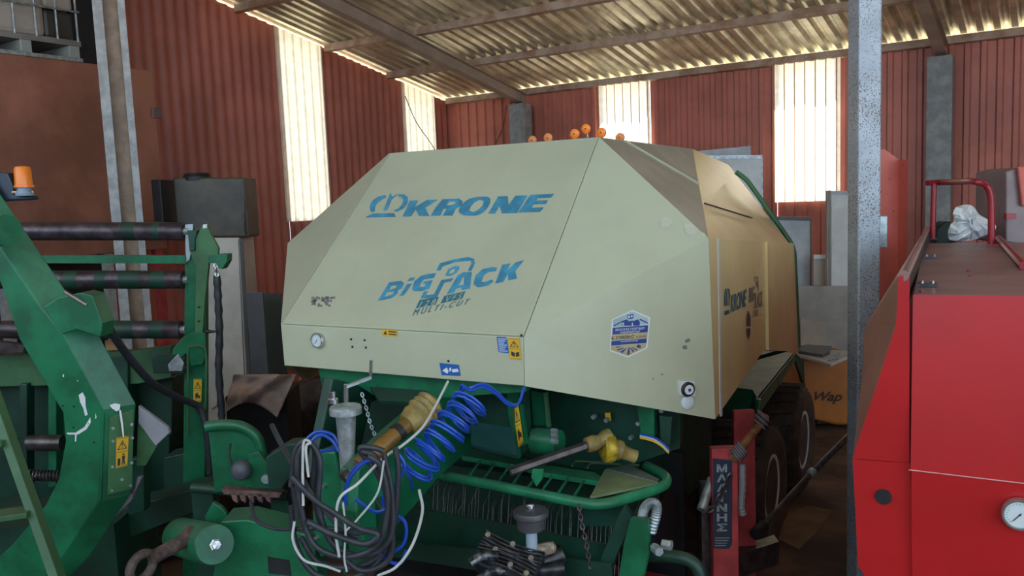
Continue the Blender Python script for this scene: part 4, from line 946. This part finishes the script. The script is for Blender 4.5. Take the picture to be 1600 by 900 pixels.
ec = P(221, 886, 3.46); ax1 = (q1-q0).normalized(); ax2 = (FWD*.25+UP*.9+RGT*.3); ax2 = (ax2-ax1*ax2.dot(ax1)).normalized()
MB().tube([ec+(ax1*math.cos(t)+ax2*math.sin(t))*.06 for t in [i*math.pi/10 for i in range(20)]], .02, 10, closed=True).build('towing_eye', mat('rusty_forged_steel', (.1, .1, .1)), db)
MB().prism(px3([(320, 808), (332, 785), (346, 793), (354, 803), (353, 818), (322, 818)], 3.9), FWD*.03).build('top_lug', grn, db, bevel=.004)
mb = MB(); mb.prism(px3([(418, 870), (452, 876), (455, 900), (420, 896)], 3.775), FWD*.004); mb.build('slot', black, db)
MB().box(P(440, 960, 3.95), RGT*.25, FWD*.08, UP*.1).build('frame_beam', grn_d, db)
c = P(440, 960, 3.95); MB().box(Vector((c.x, c.y, c.z/2)), RGT*.05, FWD*.05, UP*c.z/2).build('support_leg', grn_d, db)

# ------------------------------------------------------------------ compressor in the foreground
zk = 3.5
cmx = P(810, 900, zk)
cm = thing('air_compressor', 'dark air compressor with finned heads and round black air filter in foreground', 'compressor', (cmx.x, cmx.y, 0), YAW)
fc = P(830, 826, zk)
MB().lathe(fc, UP, [(0, .056), (.004, .062), (.055, .064), (.055, .074), (.059, .078), (.076, .078), (.083, .074), (.089, .05), (.092, .02), (.092, 0)], 36).build('air_filter', mat('grey_filter_housing', (.065, .065, .075), .4, var=.1), cm)
MB().lathe(fc+UP*.092, UP, [(0, .012), (.012, .01), (.012, .0)], 8).build('wing_nut', chrome, cm)
MB().box(fc+UP*.104, RGT*.016, FWD*.003, UP*.005).build('wing_nut', chrome, cm)
MB().lathe(fc-UP*.09, UP, [(0, .026), (.09, .024)], 20).build('intake_pipe', mat('pale_blue_grey_pipe', (.36, .45, .52), .4), cm)
def head(c, ax, r, n, ln, lab):
    ax = Vector(ax).normalized(); mb = MB(); prof = []
    for i in range(n):
        d_ = i*ln/n; prof += [(d_, r*.75), (d_+ln/n*.35, r*.75), (d_+ln/n*.36, r), (d_+ln/n*.7, r), (d_+ln/n*.71, r*.75)]
    prof += [(ln, r*.75), (ln, 0)]
    mb.lathe(c, ax, prof, 20); h_ = mb.build('finned_cylinder', castm, cm)
    u_ = ax.orthogonal().normalized(); w_ = ax.cross(u_); bm_ = MB()
    for k in range(6):
        a_ = k*math.pi/3+.3; bolt(bm_, Vector(c)+ax*ln+(u_*math.cos(a_)+w_*math.sin(a_))*r*.6, ax, .012, .014)
    bm_.build('head_bolt', chrome, h_)
core = P(815, 905, zk)
hc = P(795, 872, zk-.02); ha = (UP*.78-FWD*.62-RGT*.08).normalized(); hu = (RGT*.86-UP*.42-FWD*.2); hu = (hu-ha*hu.dot(ha)).normalized(); hv = ha.cross(hu)
blk = MB().box(hc-ha*.05, hu*.14, hv*.075, ha*.05).build('cylinder_head', castm, cm, bevel=.01)
for k in range(9):
    t = -.068+k*.017; pts_ = [hc+hv*(t+.018*math.cos(q/8*math.pi-1.57)*(1 if k < 5 else -1)*.8)+hu*(-.14+.28*q/8) for q in range(9)]
    mb = MB()
    for a1, b1 in zip(pts_, pts_[1:]): mb.add([a1, b1, b1+ha*.028, a1+ha*.028, a1+hv*.004, b1+hv*.004, b1+hv*.004+ha*.028, a1+hv*.004+ha*.028], [(0, 1, 2, 3), (4, 7, 6, 5), (3, 2, 6, 7)])
    mb.build('fin', mat('dark_shiny_iron', (.20, .21, .24), .3, metal=.7, var=.3, vscale=30), blk)
for a_, b2 in ((-.12, .05), (-.06, .0), (0, .05), (.03, -.04), (.1, .02), (.11, -.05), (-.1, -.04)):
    MB().cyl(hc+hu*a_+hv*b2, hc+hu*a_+hv*b2+ha*.04, .013, None, 6).build('head_bolt', chrome, blk)
for k in range(6):
    c_ = hc-ha*.09+hu*(.06+k*.014)-UP*.03; MB().lathe(c_, hu, [(0, .085), (.006, .085)], 24).build('fin', castm, cm)
MB().tube([P(735, 880, zk-.1), P(752, 868, zk-.08), P(775, 868, zk-.04)], [.018, .022, .022], 12).build('left_casting', mat('worn_light_metal', (.20, .21, .23), .4, metal=.6, var=.45, vscale=40), cm)
MB().cyl(P(845, 880, zk+.02), P(878, 866, zk+.05), .04, .045, 18).build('side_casting', castm, cm)
MB().cyl(P(838, 892, zk-.02), P(882, 888, zk-.02), .03, .035, 14).build('side_casting', castm, cm)
MB().tube(pathpx([(748, 905), (770, 893), (790, 893)], zk-.16, 6), .018, 10).build('pressure_pipe', mat('worn_light_metal', (.35, .36, .38)), cm)
MB().lathe(P(852, 858, zk), RGT+UP*.2, [(-.05, .02), (-.02, .03), (.04, .026), (.05, .0)], 12).build('elbow', mat('rusty_cream', (.36, .28, .2), .6, var=.3, vscale=40), cm)
MB().cyl(core-UP*.25, core+UP*.02, .12, .11, 20).build('crankcase', castm, cm)
MB().lathe(Vector((core.x, core.y, .75))-RGT*.5, RGT, [(0, .0), (.02, .15), (.08, .24), (.92, .24), (.98, .15), (1, 0)], 28).build('tank', mat('tank_blue', (.02, .05, .15), .4), cm)
MB().box(Vector((core.x, core.y, (core.z-.25+.97)/2)), RGT*.15, FWD*.12, UP*(core.z-.25-.97)/2+UP*.01).build('pump_base', castm, cm)
for s in (-.35, .35): MB().box(Vector((core.x, core.y, .27))+RGT*s, RGT*.02, FWD*.15, UP*.27).build('foot', castm, cm)

# ------------------------------------------------------------------ RED MACHINE at right
RYW = R(6.3); rdx = Vector((math.cos(RYW), math.sin(RYW), 0)); rdy = Vector((-math.sin(RYW), math.cos(RYW), 0))
HD = 2.4
A0 = onH(1424, 460, HD)
def onR(px, py, d=0): return onplane(px, py, A0+rdy*d, rdy)
rm = thing('red_machine', 'bright red machine housing with flat deck, gauge and tube handrail at right edge', 'farm machine', (A0+rdx*.6+rdy*.8).xy.to_3d(), RYW)
Wd = 1.5
def rp(x, y, z): return A0+rdx*x+rdy*y+UP*z
dl = (onH(1444, 380, HD)-A0).dot(rdy)
fold = onR(1430, 727)-A0; fz = fold.z
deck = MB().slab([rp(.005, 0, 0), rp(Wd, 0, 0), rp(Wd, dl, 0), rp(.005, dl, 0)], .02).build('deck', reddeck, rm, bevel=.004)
up_pan = MB().slab([rp(.005, -.003, -.0), rp(Wd, -.003, 0), rp(Wd, -.06, fz-.03), rp(.005, -.06, fz)], .02).build('upper_front_panel', redp, rm)
lo_pan = MB().slab([rp(.007, -.06, fz-.004), rp(Wd, -.06, fz-.034), rp(Wd, -.03, fz-1.3), rp(.03, -.03, fz-1.3)], .02).build('lower_front_panel', redp, rm)
MB().tube([rp(0, -.063, fz), rp(Wd, -.063, fz-.03)], .0022, 6).build('fold_edge', mat('pale_pink_edge', (.75, .35, .35), .4), rm)
mb = MB(); mb.slab([rp(.01, .02, -.01), rp(Wd, .02, -.01), rp(Wd, .02, -2.38), rp(.01, .02, -2.38)], .02); mb.slab([rp(Wd, .02, -.01), rp(Wd, dl, -.01), rp(Wd, dl, -2.38), rp(Wd, .02, -2.38)], .02)
mb.slab([rp(.01, .02, -.03), rp(.01, dl, -.03), rp(.01, dl, -2.38), rp(.01, .02, -2.38)], .02); mb.slab([rp(.01, dl, -.03), rp(Wd, dl, -.03), rp(Wd, dl, -2.38), rp(.01, dl, -2.38)], .02)
mb.build('body_casing', redhand, rm)
# left cheek
g_ = -.008
ck = [onR(x, y, -.03) for x, y in ((1404, 431), (1421, 431), (1421, 723), (1332, 716), (1371, 598), (1400, 507))]
cheek = MB().prism(ck, rdy*.02).build('cheek_panel', redp, rm)
ck2 = [onR(x, y, -.035) for x, y in ((1332, 718), (1422, 724), (1426, 820), (1431, 990), (1395, 990), (1352, 900), (1341, 885))]
MB().prism(ck2, rdy*.02).build('cheek_panel', redp, rm)
# brown outer side going back
bk = onH(1447, 357, HD+.0); top_f = ck[0]; 
zt_ = ck[0].z
tb = onplane(1447, 357, (0, 0, zt_), UP)
k3 = onplane(1362, 489, top_f+ (tb-top_f)*0, rdy) if False else None
dirv = (tb-top_f)
Lb = dirv.length; dirn = dirv.normalized()
f5 = ck[5]; f4 = ck[4]; f3 = ck[3]
zF = (top_f-EYE).dot(FWD); G1 = P(1365, 487, zF+.75); G2 = P(1351, 513, zF+.72); G3 = P(1347, 590, zF+.5)
F0, F5, F4, F3 = ck[0], ck[5], ck[4], ck[3]
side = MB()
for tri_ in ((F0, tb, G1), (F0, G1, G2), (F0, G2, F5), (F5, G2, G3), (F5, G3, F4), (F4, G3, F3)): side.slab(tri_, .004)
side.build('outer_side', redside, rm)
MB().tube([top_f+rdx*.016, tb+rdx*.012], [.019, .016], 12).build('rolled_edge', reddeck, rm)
MB().slab([top_f+rdx*.03, tb+rdx*.03, tb+rdx*.03-UP*.2, top_f+rdx*.03-UP*.2], .008).build('inner_side', black, rm)
MB().lathe(onR(1380, 776, -.04), -rdy, [(-.005, .0), (-.005, .028), (.003, .029), (.003, .0285)], 28).build('hole', black, rm)
MB().lathe(onR(1380, 776, -.0345), -rdy, [(0, .0285), (.0005, 0)], 28).build('hole', black, rm)
pg = onplane(1592, 800, rp(.4, -.058, -.5), rdy); gauge(lo_pan, pg-rdy*.012, -rdy, .0565)
# handrail
hr = MB(); zh = 3.25
def onHd(px, py): return onH(px, py, HD+.012)
fA = onH(1457, 374, HD); fB = onH(1549, 383, HD)
zA_ = (fA-EYE).dot(FWD); zB_ = (fB-EYE).dot(FWD)
hr.tube(spline([fA, P(1458, 330, zA_), P(1459, 296, zA_), P(1460, 287, zA_)], 4), .019, 12)
hr.tube(spline([P(1449, 286, zA_), P(1470, 285, zA_), P(1500, 284, (zA_+zB_)/2), P(1525, 284, zB_), P(1540, 290, zB_), P(1547, 303, zB_), P(1549, 330, zB_), fB], 6), .020, 12)
rail = hr.build('handrail', redhand, rm)
MB().box(fA+UP*.004, rdx*.03, rdy*.03, UP*.004).build('foot_plate', pipe, rail)
MB().box(fB+rdx*.02+UP*.004, rdx*.05, rdy*.035, UP*.004).build('foot_plate', redhand, rail)
for px, py in ((1453, 402), (1448, 445)):
    c = onH(px, py, HD+.008)
    cl = MB().box(c, rdx*.035, rdy*.018, UP*.006).build('catch', pipe, rm, label='small grey steel catch')
    mb = MB(); bolt(mb, c-rdx*.018, UP, .008, .016); bolt(mb, c+rdx*.018, UP, .008, .016); mb.build('catch_bolt', chrome, cl)
mb = MB()
for px, py in ((1513, 424), (1516, 432), (1439, 456)): bolt(mb, onH(px, py, HD), UP, .008, .006)
mb.build('deck_bolt', redhand, rm)
# red cab corner at the far right
rc = thing('red_cabinet', 'red machine cabinet corner with steel edge behind the deck at far right', 'farm machine', (P(1640, 380, 6.25).x, P(1640, 380, 6.25).y, 0), RYW)
MB().prism(px3([(1572, 268), (1590, 262), (1700, 262), (1700, 400), (1572, 378)], 6.0), FWD*.4).build('casing', mat('grey_red_casing', (.28, .20, .20), .35, var=.15), rc, bevel=.01)
MB().prism(px3([(1591, 260), (1700, 258), (1700, 322), (1598, 322)], 5.96), FWD*.03).build('cover', redpink, rc, bevel=.01)
MB().box(P(1578, 338, 5.95), RGT*.035, FWD*.02, UP*.02).build('hinge', redhand, rc)
c = P(1640, 378, 6.25); MB().box(Vector((c.x, c.y, c.z/2)), RGT*.18, FWD*.14, UP*c.z/2).build('leg_casing', redhand, rc)
MB().tube([onH(1560, 372, HD+.02), onH(1600, 415, HD+.02)], .02, 8).build('control_rod', redhand, rm)
# plastic bag and dark sack
zg = 6.15
tb_ = thing('storage_crate', 'dark covered crate stack carrying the white plastic bag behind the red deck', 'crate', (P(1520, 375, zg+.1).x, P(1520, 375, zg+.1).y, 0), RYW)
c = P(1510, 390, zg-.1); MB().box(Vector((c.x, c.y, (c.z-.02)/2)), RGT*.16, FWD*.16, UP*(c.z-.02)/2).build('crate_body', mat('dark_blue_crate', (.02, .03, .06), .6), tb_, bevel=.01)
MB().prism(px3([(1462, 385), (1463, 360), (1480, 345), (1492, 348), (1500, 378)], zg+.22), FWD*.15).build('cover_sheet', mat('dark_green_sheet', (.02, .04, .035), .6), tb_, bevel=.02)
import bmesh
def blob(name, pts, z, depth, material, label, cat, seed=1, amp=.03):
    random.seed(seed); bm = bmesh.new()
    cxp = sum(p[0] for p in pts)/len(pts); cyp = sum(p[1] for p in pts)/len(pts); vs = []
    rings_ = []
    for k, (sc_, dz) in enumerate(((.15, -.5), (.55, -.42), (.85, -.22), (1, 0), (.85, .25), (.4, .45))):
        ring = []
        for p in spline([Vector((p[0], p[1], 0)) for p in pts], 3, True):
            q = P(cxp+(p.x-cxp)*sc_, cyp+(p.y-cyp)*sc_, z+dz*depth)
            q += Vector((random.uniform(-1, 1), random.uniform(-1, 1), random.uniform(-1, 1)))*amp*(0 if sc_ == 1 else 1)
            ring.append(q)
        rings_.append(ring)
    mb = MB(); mb.rings(rings_, smooth=False); return mb.build(name, material, None, label, cat)
blob('plastic_bag', [(1484, 375), (1482, 358), (1490, 345), (1490, 328), (1505, 320), (1520, 322), (1530, 335), (1542, 342), (1556, 352), (1552, 362), (1530, 372), (1510, 377)], zg-.28, .16, bagm, 'crumpled white plastic bag behind the deck of the red machine', 'bag', 3, .02)

# red sheet guard behind the speckled post
rg = thing('sheet_guard', 'tall faded red steel panel with bent flange standing behind the speckled post', 'guard', (P(1395, 400, 6.2).x, P(1395, 400, 6.2).y, 0))
gpts = px3([(1366, 250), (1372, 235), (1382, 233), (1404, 249), (1404, 470), (1360, 470)], 6.2)
base = [Vector((P(1404, 470, 6.2).x, P(1404, 470, 6.2).y, 0)), Vector((P(1360, 470, 6.2).x, P(1360, 470, 6.2).y, 0))]
MB().prism(gpts[:4]+base, FWD*.012).build('sheet', redpink, rg)
f0 = P(1404, 249, 6.2); f1 = P(1419, 250, 6.05); MB().prism([f0, f1, Vector((f1.x, f1.y, 0)), Vector((f0.x, f0.y, 0))], FWD*.012).build('flange', redpink, rg)
mb = MB()
for y in (258, 285, 312, 340, 368, 395): bolt(mb, P(1412, y, 6.12), -FWD, .005, .002)
for x, y in ((1376, 300), (1390, 280), (1380, 350), (1396, 330)): bolt(mb, P(x, y, 6.197), -FWD, .005, .001)
mb.build('bolt_hole', black, rg)

# ------------------------------------------------------------------ orange pressure washer and boards on top, right background
zw = 9.4
ow = thing('pressure_washer', 'orange barrel-shaped washer machine with dark lettering standing behind the baler wheels', 'machine', (P(1290, 640, zw).x, P(1290, 640, zw).y, 0), YAW)
wl = px3([(1248, 560), (1345, 560), (1345, 663), (1310, 665), (1275, 657), (1256, 640), (1249, 610)], zw)
MB().prism(wl, FWD*.7).build('casing', orange, ow, bevel=.03)
mb = MB(); text(mb, 'Wap', [(1270, 630), (1315, 632), (1317, 612), (1273, 612)], (P(1290, 620, zw), -FWD), .3, .03, .006); mb.build('lettering', mat('dark_brown_print', (.07, .035, .02), .6), ow)
for x in (1262, 1335):
    c = P(x, 665, zw+.3); MB().lathe(Vector((c.x, c.y, .1))-RGT*.04, RGT, [(0, 0), (0, .09), (.01, .1), (.07, .1), (.08, .09), (.08, 0)], 20).build('wheel', rubber, ow)
c = P(1300, 660, zw+.35); MB().box(Vector((c.x, c.y, .12)), RGT*.28, FWD*.28, UP*.05).build('chassis', black, ow)
zt2 = P(1290, 560, zw).z+.016
def onW(x, y, h): return onH(x, y, h)
bd = MB().prism([onH(x, y, zt2+.036) for x, y in ((1244, 553), (1250, 545), (1327, 548), (1329, 555), (1298, 569))], (0, 0, -.028)).build('white_board', whitep, None, 'white board lying flat on top of the orange washer', 'board')
MB().prism([onH(x, y, zt2+.072) for x, y in ((1250, 540), (1262, 538), (1300, 541), (1296, 549), (1285, 554), (1247, 548))], (0, 0, -.034)).build('glass_tray', mat('smoky_grey_glass', (.12, .13, .14), .15, var=.2, vscale=6), None, 'smoky grey tray lying on the white board over the orange washer', 'tray')
MB().prism([onH(x, y, zt2+.056) for x, y in ((1293, 563), (1304, 553), (1313, 548), (1310, 559))], (0, 0, -.018)).build('metal_offcut', galv, None, 'bent pale metal offcut on the front edge of the white board', 'offcut')
# panels leaning on the back wall
def lean(name, pts, z, mt, label, t=.03, tilt=0, frame=None, fw=3, group=None, hang=False, cat='panel'):
    """upright sheet; its bottom edge is carried down to the floor unless it stands on something"""
    q = px3(pts, z)
    root = thing(name, label, cat, ((q[0]+q[1])/2).xy.to_3d() if not hang else (q[2]+q[3])/2, 0, group)
    if not hang:
        q = [q[0], q[1], Vector((q[1].x, q[1].y, 0)), Vector((q[0].x, q[0].y, 0))]
    n = FWD
    MB().prism(q, n*t).build('sheet', mt, root)
    if frame:
        mb = MB(); c = sum(q, Vector())/4
        for i in range(4):
            a_, b2 = q[i], q[(i+1) % 4]; ca = a_+(c-a_).normalized()*.05; cb = b2+(c-b2).normalized()*.05
            mb.prism([a_, b2, cb, ca], -n*.012)
        mb.build('border', frame, root)
    return root
lean('panel', [(1090, 246), (1173, 238), (1173, 228), (1090, 236)][::-1], 11.6, greyp, 'thin grey panel end rising above the white framed panel behind the baler', .05)
lean('door_panel', [(1092, 243), (1191, 242), (1190, 600), (1090, 600)], 11.2, whitep, 'white framed door panel leaning on the back wall just behind the baler rail', .04, frame=galv)
lean('door_panel', [(1200, 338), (1267, 339), (1267, 600), (1200, 600)], 11.0, greyp, 'grey panel with dark metal border leaning below the bright wall strip', .04, frame=mat('dark_grey_border', (.10, .11, .12), .5))
lean('door_panel', [(1298, 298), (1345, 299), (1345, 600), (1297, 600)], 10.6, whitep, 'tall white panel leaning beside the speckled post', .05, frame=greyp)
lean('panel', [(1292, 298), (1298, 297), (1298, 600), (1292, 600)], 10.65, beigep, 'narrow beige board edge standing left of the tall white panel', .04)
lean('picture_board', [(1271, 398), (1290, 398), (1290, 600), (1271, 600)], 10.8, beigep, 'small beige board with pale edge between the grey and the tall white panels', .03, frame=whitep)
lean('board', [(1232, 447), (1345, 447), (1345, 560), (1232, 560)], 10.55, mat('grey_beige_board', (.36, .33, .30), .7, var=.1), 'wide grey beige board standing behind the orange washer', .03)
lean('board', [(1251, 498), (1293, 503), (1290, 560), (1250, 560)], 10.1, beigep, 'small beige board leaning on the wide board above the orange washer', .02)
MB().abox(-1.9, -1.2, 6.2, 6.8, 0, .004) if False else None
cb = MB().prism([onH(x, y, .012) for x, y in ((1232, 800), (1262, 790), (1299, 797), (1280, 828), (1248, 857), (1212, 840))], (0, 0, -.01)).build('cardboard_sheet', cardb, None, 'flattened brown cardboard lying on the floor right of the baler wheel', 'cardboard')

# ------------------------------------------------------------------ LEFT BACKGROUND
# raised red store with tank on top
x0 = -9.15
ybk = onX(250, 250, x0).y; zt_ = onX(200, 106, x0).z; zb2 = onX(220, 392, x0).z
stt = thing('storage_loft', 'brown red steel sided store on legs behind the left steel column', 'storage', ((x0+XL+.1)/2, 2, 0))
MB().abox(XL+.08, x0, -1.2, ybk, zb2, zt_).build('side_panel', panelred, stt, bevel=.01)
for yy in (ybk-.1, ybk-.75, ybk-1.9, ybk-3.4):
    MB().abox(x0-.1, x0-.02, yy-.05, yy+.05, 0, zb2).build('leg', redpost if yy == ybk-.1 else flange, stt)
MB().abox(XL+.1, XL+.14, -1.2, ybk-.1, .3, zb2).build('dark_backing', black, stt)  # black sheet standing in for the darkness of the openings below
lt = onX(243, 177, x0); MB().abox(x0, x0+.04, lt.y-.06, lt.y+.06, lt.z-.06, lt.z+.06).build('latch', mat('grey_brown_metal', (.18, .12, .11), .5), stt, bevel=.01)
# liquid tank in cage
e_ = onX(128, 85, x0); y1 = e_.y; zt0 = zt_
tk = thing('container_tank', 'white caged liquid container standing on the red store at top left', 'tank', (x0-.5, y1-.6, zt0))
zp = zt0+.02
for yy in (y1-.08, y1-.6, y1-1.12):
    MB().abox(x0-1.0, x0, yy-.06, yy+.06, zp+.02, zp+.15).build('foot', mat('clear_grey_plastic', (.40, .43, .40), .3), tk, bevel=.01)
MB().abox(x0-1.0, x0+.01, y1-1.2, y1, zp-.02, zp+.02).build('skid', galv, tk)
MB().abox(x0-1.0, x0+.0, y1-1.2, y1, zp+.15, zp+.21).build('pallet_frame', mat('grey_brown_steel', (.3, .27, .25), .5, metal=.3), tk)
MB().abox(x0-.98, x0-.04, y1-1.17, y1-.35, zp+.21, zp+1.2).build('bottle', ibcw, tk, bevel=.06)
MB().abox(x0-.98, x0-.06, y1-.36, y1-.03, zp+.21, zp+.52).build('dark_liquid_section', mat('dark_liquid', (.06, .055, .05), .3), tk, bevel=.04)
MB().abox(x0-.98, x0-.04, y1-.36, y1-.03, zp+.53, zp+1.2).build('bottle', ibcw, tk, bevel=.04)
for k in range(6):
    yy = y1-.03-k*.225; MB().cyl((x0, yy, zp+.2), (x0, yy, zp+1.15), .011, None, 8).build('cage_bar', galv, tk)
for zz2 in (.52, .83, 1.13): MB().cyl((x0+.012, y1, zp+zz2), (x0+.012, y1-1.18, zp+zz2), .012, None, 8).build('cage_bar', galv, tk)
MB().abox(x0-.8, x0-.3, y1+.08, ybk-.15, zt0, zt0+1.3).build('black_box', black, None, 'black upright box between the caged tank and the left steel column', 'box', bevel=.01)
# tall cabinet and dark tank on top
zc1 = 8.9
def gbox(nm, x0_, x1_, y0_, z, d, mt, parent, zb=0, yaxis=None, bevel=.006):
    a_ = P(x0_, y0_, z); b2 = P(x1_, y0_, z); c = (a_+b2)/2+FWD*d/2
    return MB().box(Vector((c.x, c.y, (a_.z+zb)/2)), (b2-a_)/2, FWD*d/2, UP*(a_.z-zb)/2).build(nm, mt, parent, bevel=bevel)
cbn = thing('metal_cabinet', 'tall grey beige metal cabinet standing against the red left wall', 'cabinet', (P(350, 600, zc1).x, P(350, 600, zc1).y, 0), YAW)
gbox('body', 300, 374, 373, zc1, .5, cabin, cbn)
MB().prism(px3([(322, 375), (372, 373), (382, 600), (330, 640)], zc1-.02), FWD*.015).build('door', cabin, cbn, bevel=.003)
ftop = P(383, 371, zc1-.03)
MB().prism(px3([(374, 373), (379, 373), (393, 600), (386, 600)], zc1-.015), FWD*.015).build('door_edge', mat('dark_gap', (.08, .08, .08), .6), cbn)
zt4 = P(340, 371, zc1).z
ft = thing('fuel_tank', 'dark brown plastic fuel tank with round cap on top of the grey cabinet', 'tank', (P(320, 371, zc1).x, P(320, 371, zc1).y, zt4), YAW)
a_ = P(268, 280, zc1); b2 = P(382, 280, zc1); c = (a_+b2)/2+FWD*.22
MB().box(Vector((c.x, c.y, (a_.z+zt4)/2+.003)), (b2-a_)/2, FWD*.2, UP*(a_.z-zt4)/2).build('body', darkbr, ft, bevel=.02)
a2 = P(255, 280, zc1+.1); MB().box(Vector((a2.x, a2.y, (a_.z+zt4)/2)), RGT*.05, FWD*.2, UP*(a_.z-zt4)/2).build('side_recess', black, ft, bevel=.01)
MB().lathe(Vector((P(308, 279, zc1+.15).x, P(308, 279, zc1+.15).y, a_.z)), UP, [(-.02, .15), (.02, .15), (.03, .14), (.055, .13), (.06, .1), (.06, 0)], 24).build('cap', black, ft)
MB().tube([P(380, 282, zc1-.01), P(382, 366, zc1-.01)], .012, 8).build('edge_bead', pipe, ft)
# leaning dark green board, grey plates
lean('board', [(384, 458), (410, 456), (420, 600), (390, 600)], 8.7, mat('grey_glass_board', (.12, .12, .13), .3), 'dark grey sheet leaning between the cabinet and the dark green board', .02)
lean('board', [(408, 459), (440, 458), (440, 600), (408, 600)], 9.0, mat('dark_olive_board', (.05, .06, .04), .6), 'dark olive board leaning on the left wall below the baler corner', .02)
# crumpled tarp on a heap of tyres
random.seed(12)
tyz = 7.4
tyz = 7.9
for i, (px, py, h, lab) in enumerate(((420, 680, .5, 'dark worn tyre lying under the pinkish tarp'), (455, 640, .35, 'dark worn tyre standing right of the pinkish tarp'), (380, 700, .2, 'dark worn tyre on the floor below the other tyres'))):
    c = P(px, py, tyz); 
    mb = MB(); mb.lathe(Vector((c.x, c.y, 0))+FWD*i*.05, UP, [(0, .3), (0.0, .42), (.06, .5), (.18, .5), (.24, .42), (.24, .3), (.12, .27), (0, .3)], 30)
    if i == 1:
        mb = MB(); mb.lathe(Vector((c.x, c.y, .5))+RGT*.15+FWD*.6, FWD, [(0, .3), (0.0, .42), (.06, .5), (.18, .5), (.24, .42), (.24, .3), (.12, .27), (0, .3)], 30)
    o = mb.build('tyre', rubber, None, lab, 'tyre', 'old tyres in the left background')
    if i == 2: o.location.x += -.45*RGT.x-1.1*FWD.x; o.location.y += -.45*RGT.y-1.1*FWD.y
    if i == 0: o.location.z = 0
hpz = 7.0
c = P(405, 640, hpz)
cr = MB().box(Vector((c.x, c.y, .62))+FWD*.15, RGT*.26, FWD*.22, UP*.62).build('wooden_crate', mat('near_black_wood', (.012, .011, .012), .8), None, 'dark wooden crate under the crumpled pinkish tarp', 'crate', bevel=.01)  # crate coloured near black below the tarp
zc_ = 1.44
outline = [(350, 655), (360, 600), (372, 585), (410, 583), (463, 585), (450, 610), (440, 645), (425, 650), (405, 636), (385, 640), (370, 655)]
nx, ny = 30, 18; vs = []
for j in range(ny+1):
    for i in range(nx+1):
        u_, v_ = i/nx, j/ny
        X = (365-15*v_)*(1-u_)+(463-30*v_)*u_; Y = 585+(66-22*math.sin(u_*3.0+.2))*v_
        p = P(X, Y, hpz-.26+.05*math.sin(u_*7+v_*3)+.03*math.sin(v_*9-u_*4)+.03*math.sin(u_*15+v_*6)+.04*(1-v_))
        vs.append(p)
fs = [(j*(nx+1)+i, j*(nx+1)+i+1, (j+1)*(nx+1)+i+1, (j+1)*(nx+1)+i) for j in range(ny) for i in range(nx)]
mb = MB(); mb.add(vs, fs, True); tp_ = mb.build('tarp', tarpm, None, 'crumpled pinkish grey tarp draped left of the square baler', 'tarp')
so_ = tp_.modifiers.new('solid', 'SOLIDIFY'); so_.thickness = .006
# wires on the wall
MB().tube(spline([onX(633, 150, XL+.1), onX(650, 190, XL+.12), onX(672, 222, XL+.1), onX(682, 238, XL+.1)], 5), .008, 6).build('hanging_wire', pipe, None, 'thin dark wire hanging across the narrow left skylight strip', 'wire')
MB().tube(spline([onY(792, 165, YD-.045), onY(785, 200, YD-.045), onY(770, 232, YD-.045), onY(762, 245, YD-.045)], 5), .008, 6).build('hanging_wire', pipe, None, 'thin brown wire running down left of the back concrete column', 'wire')
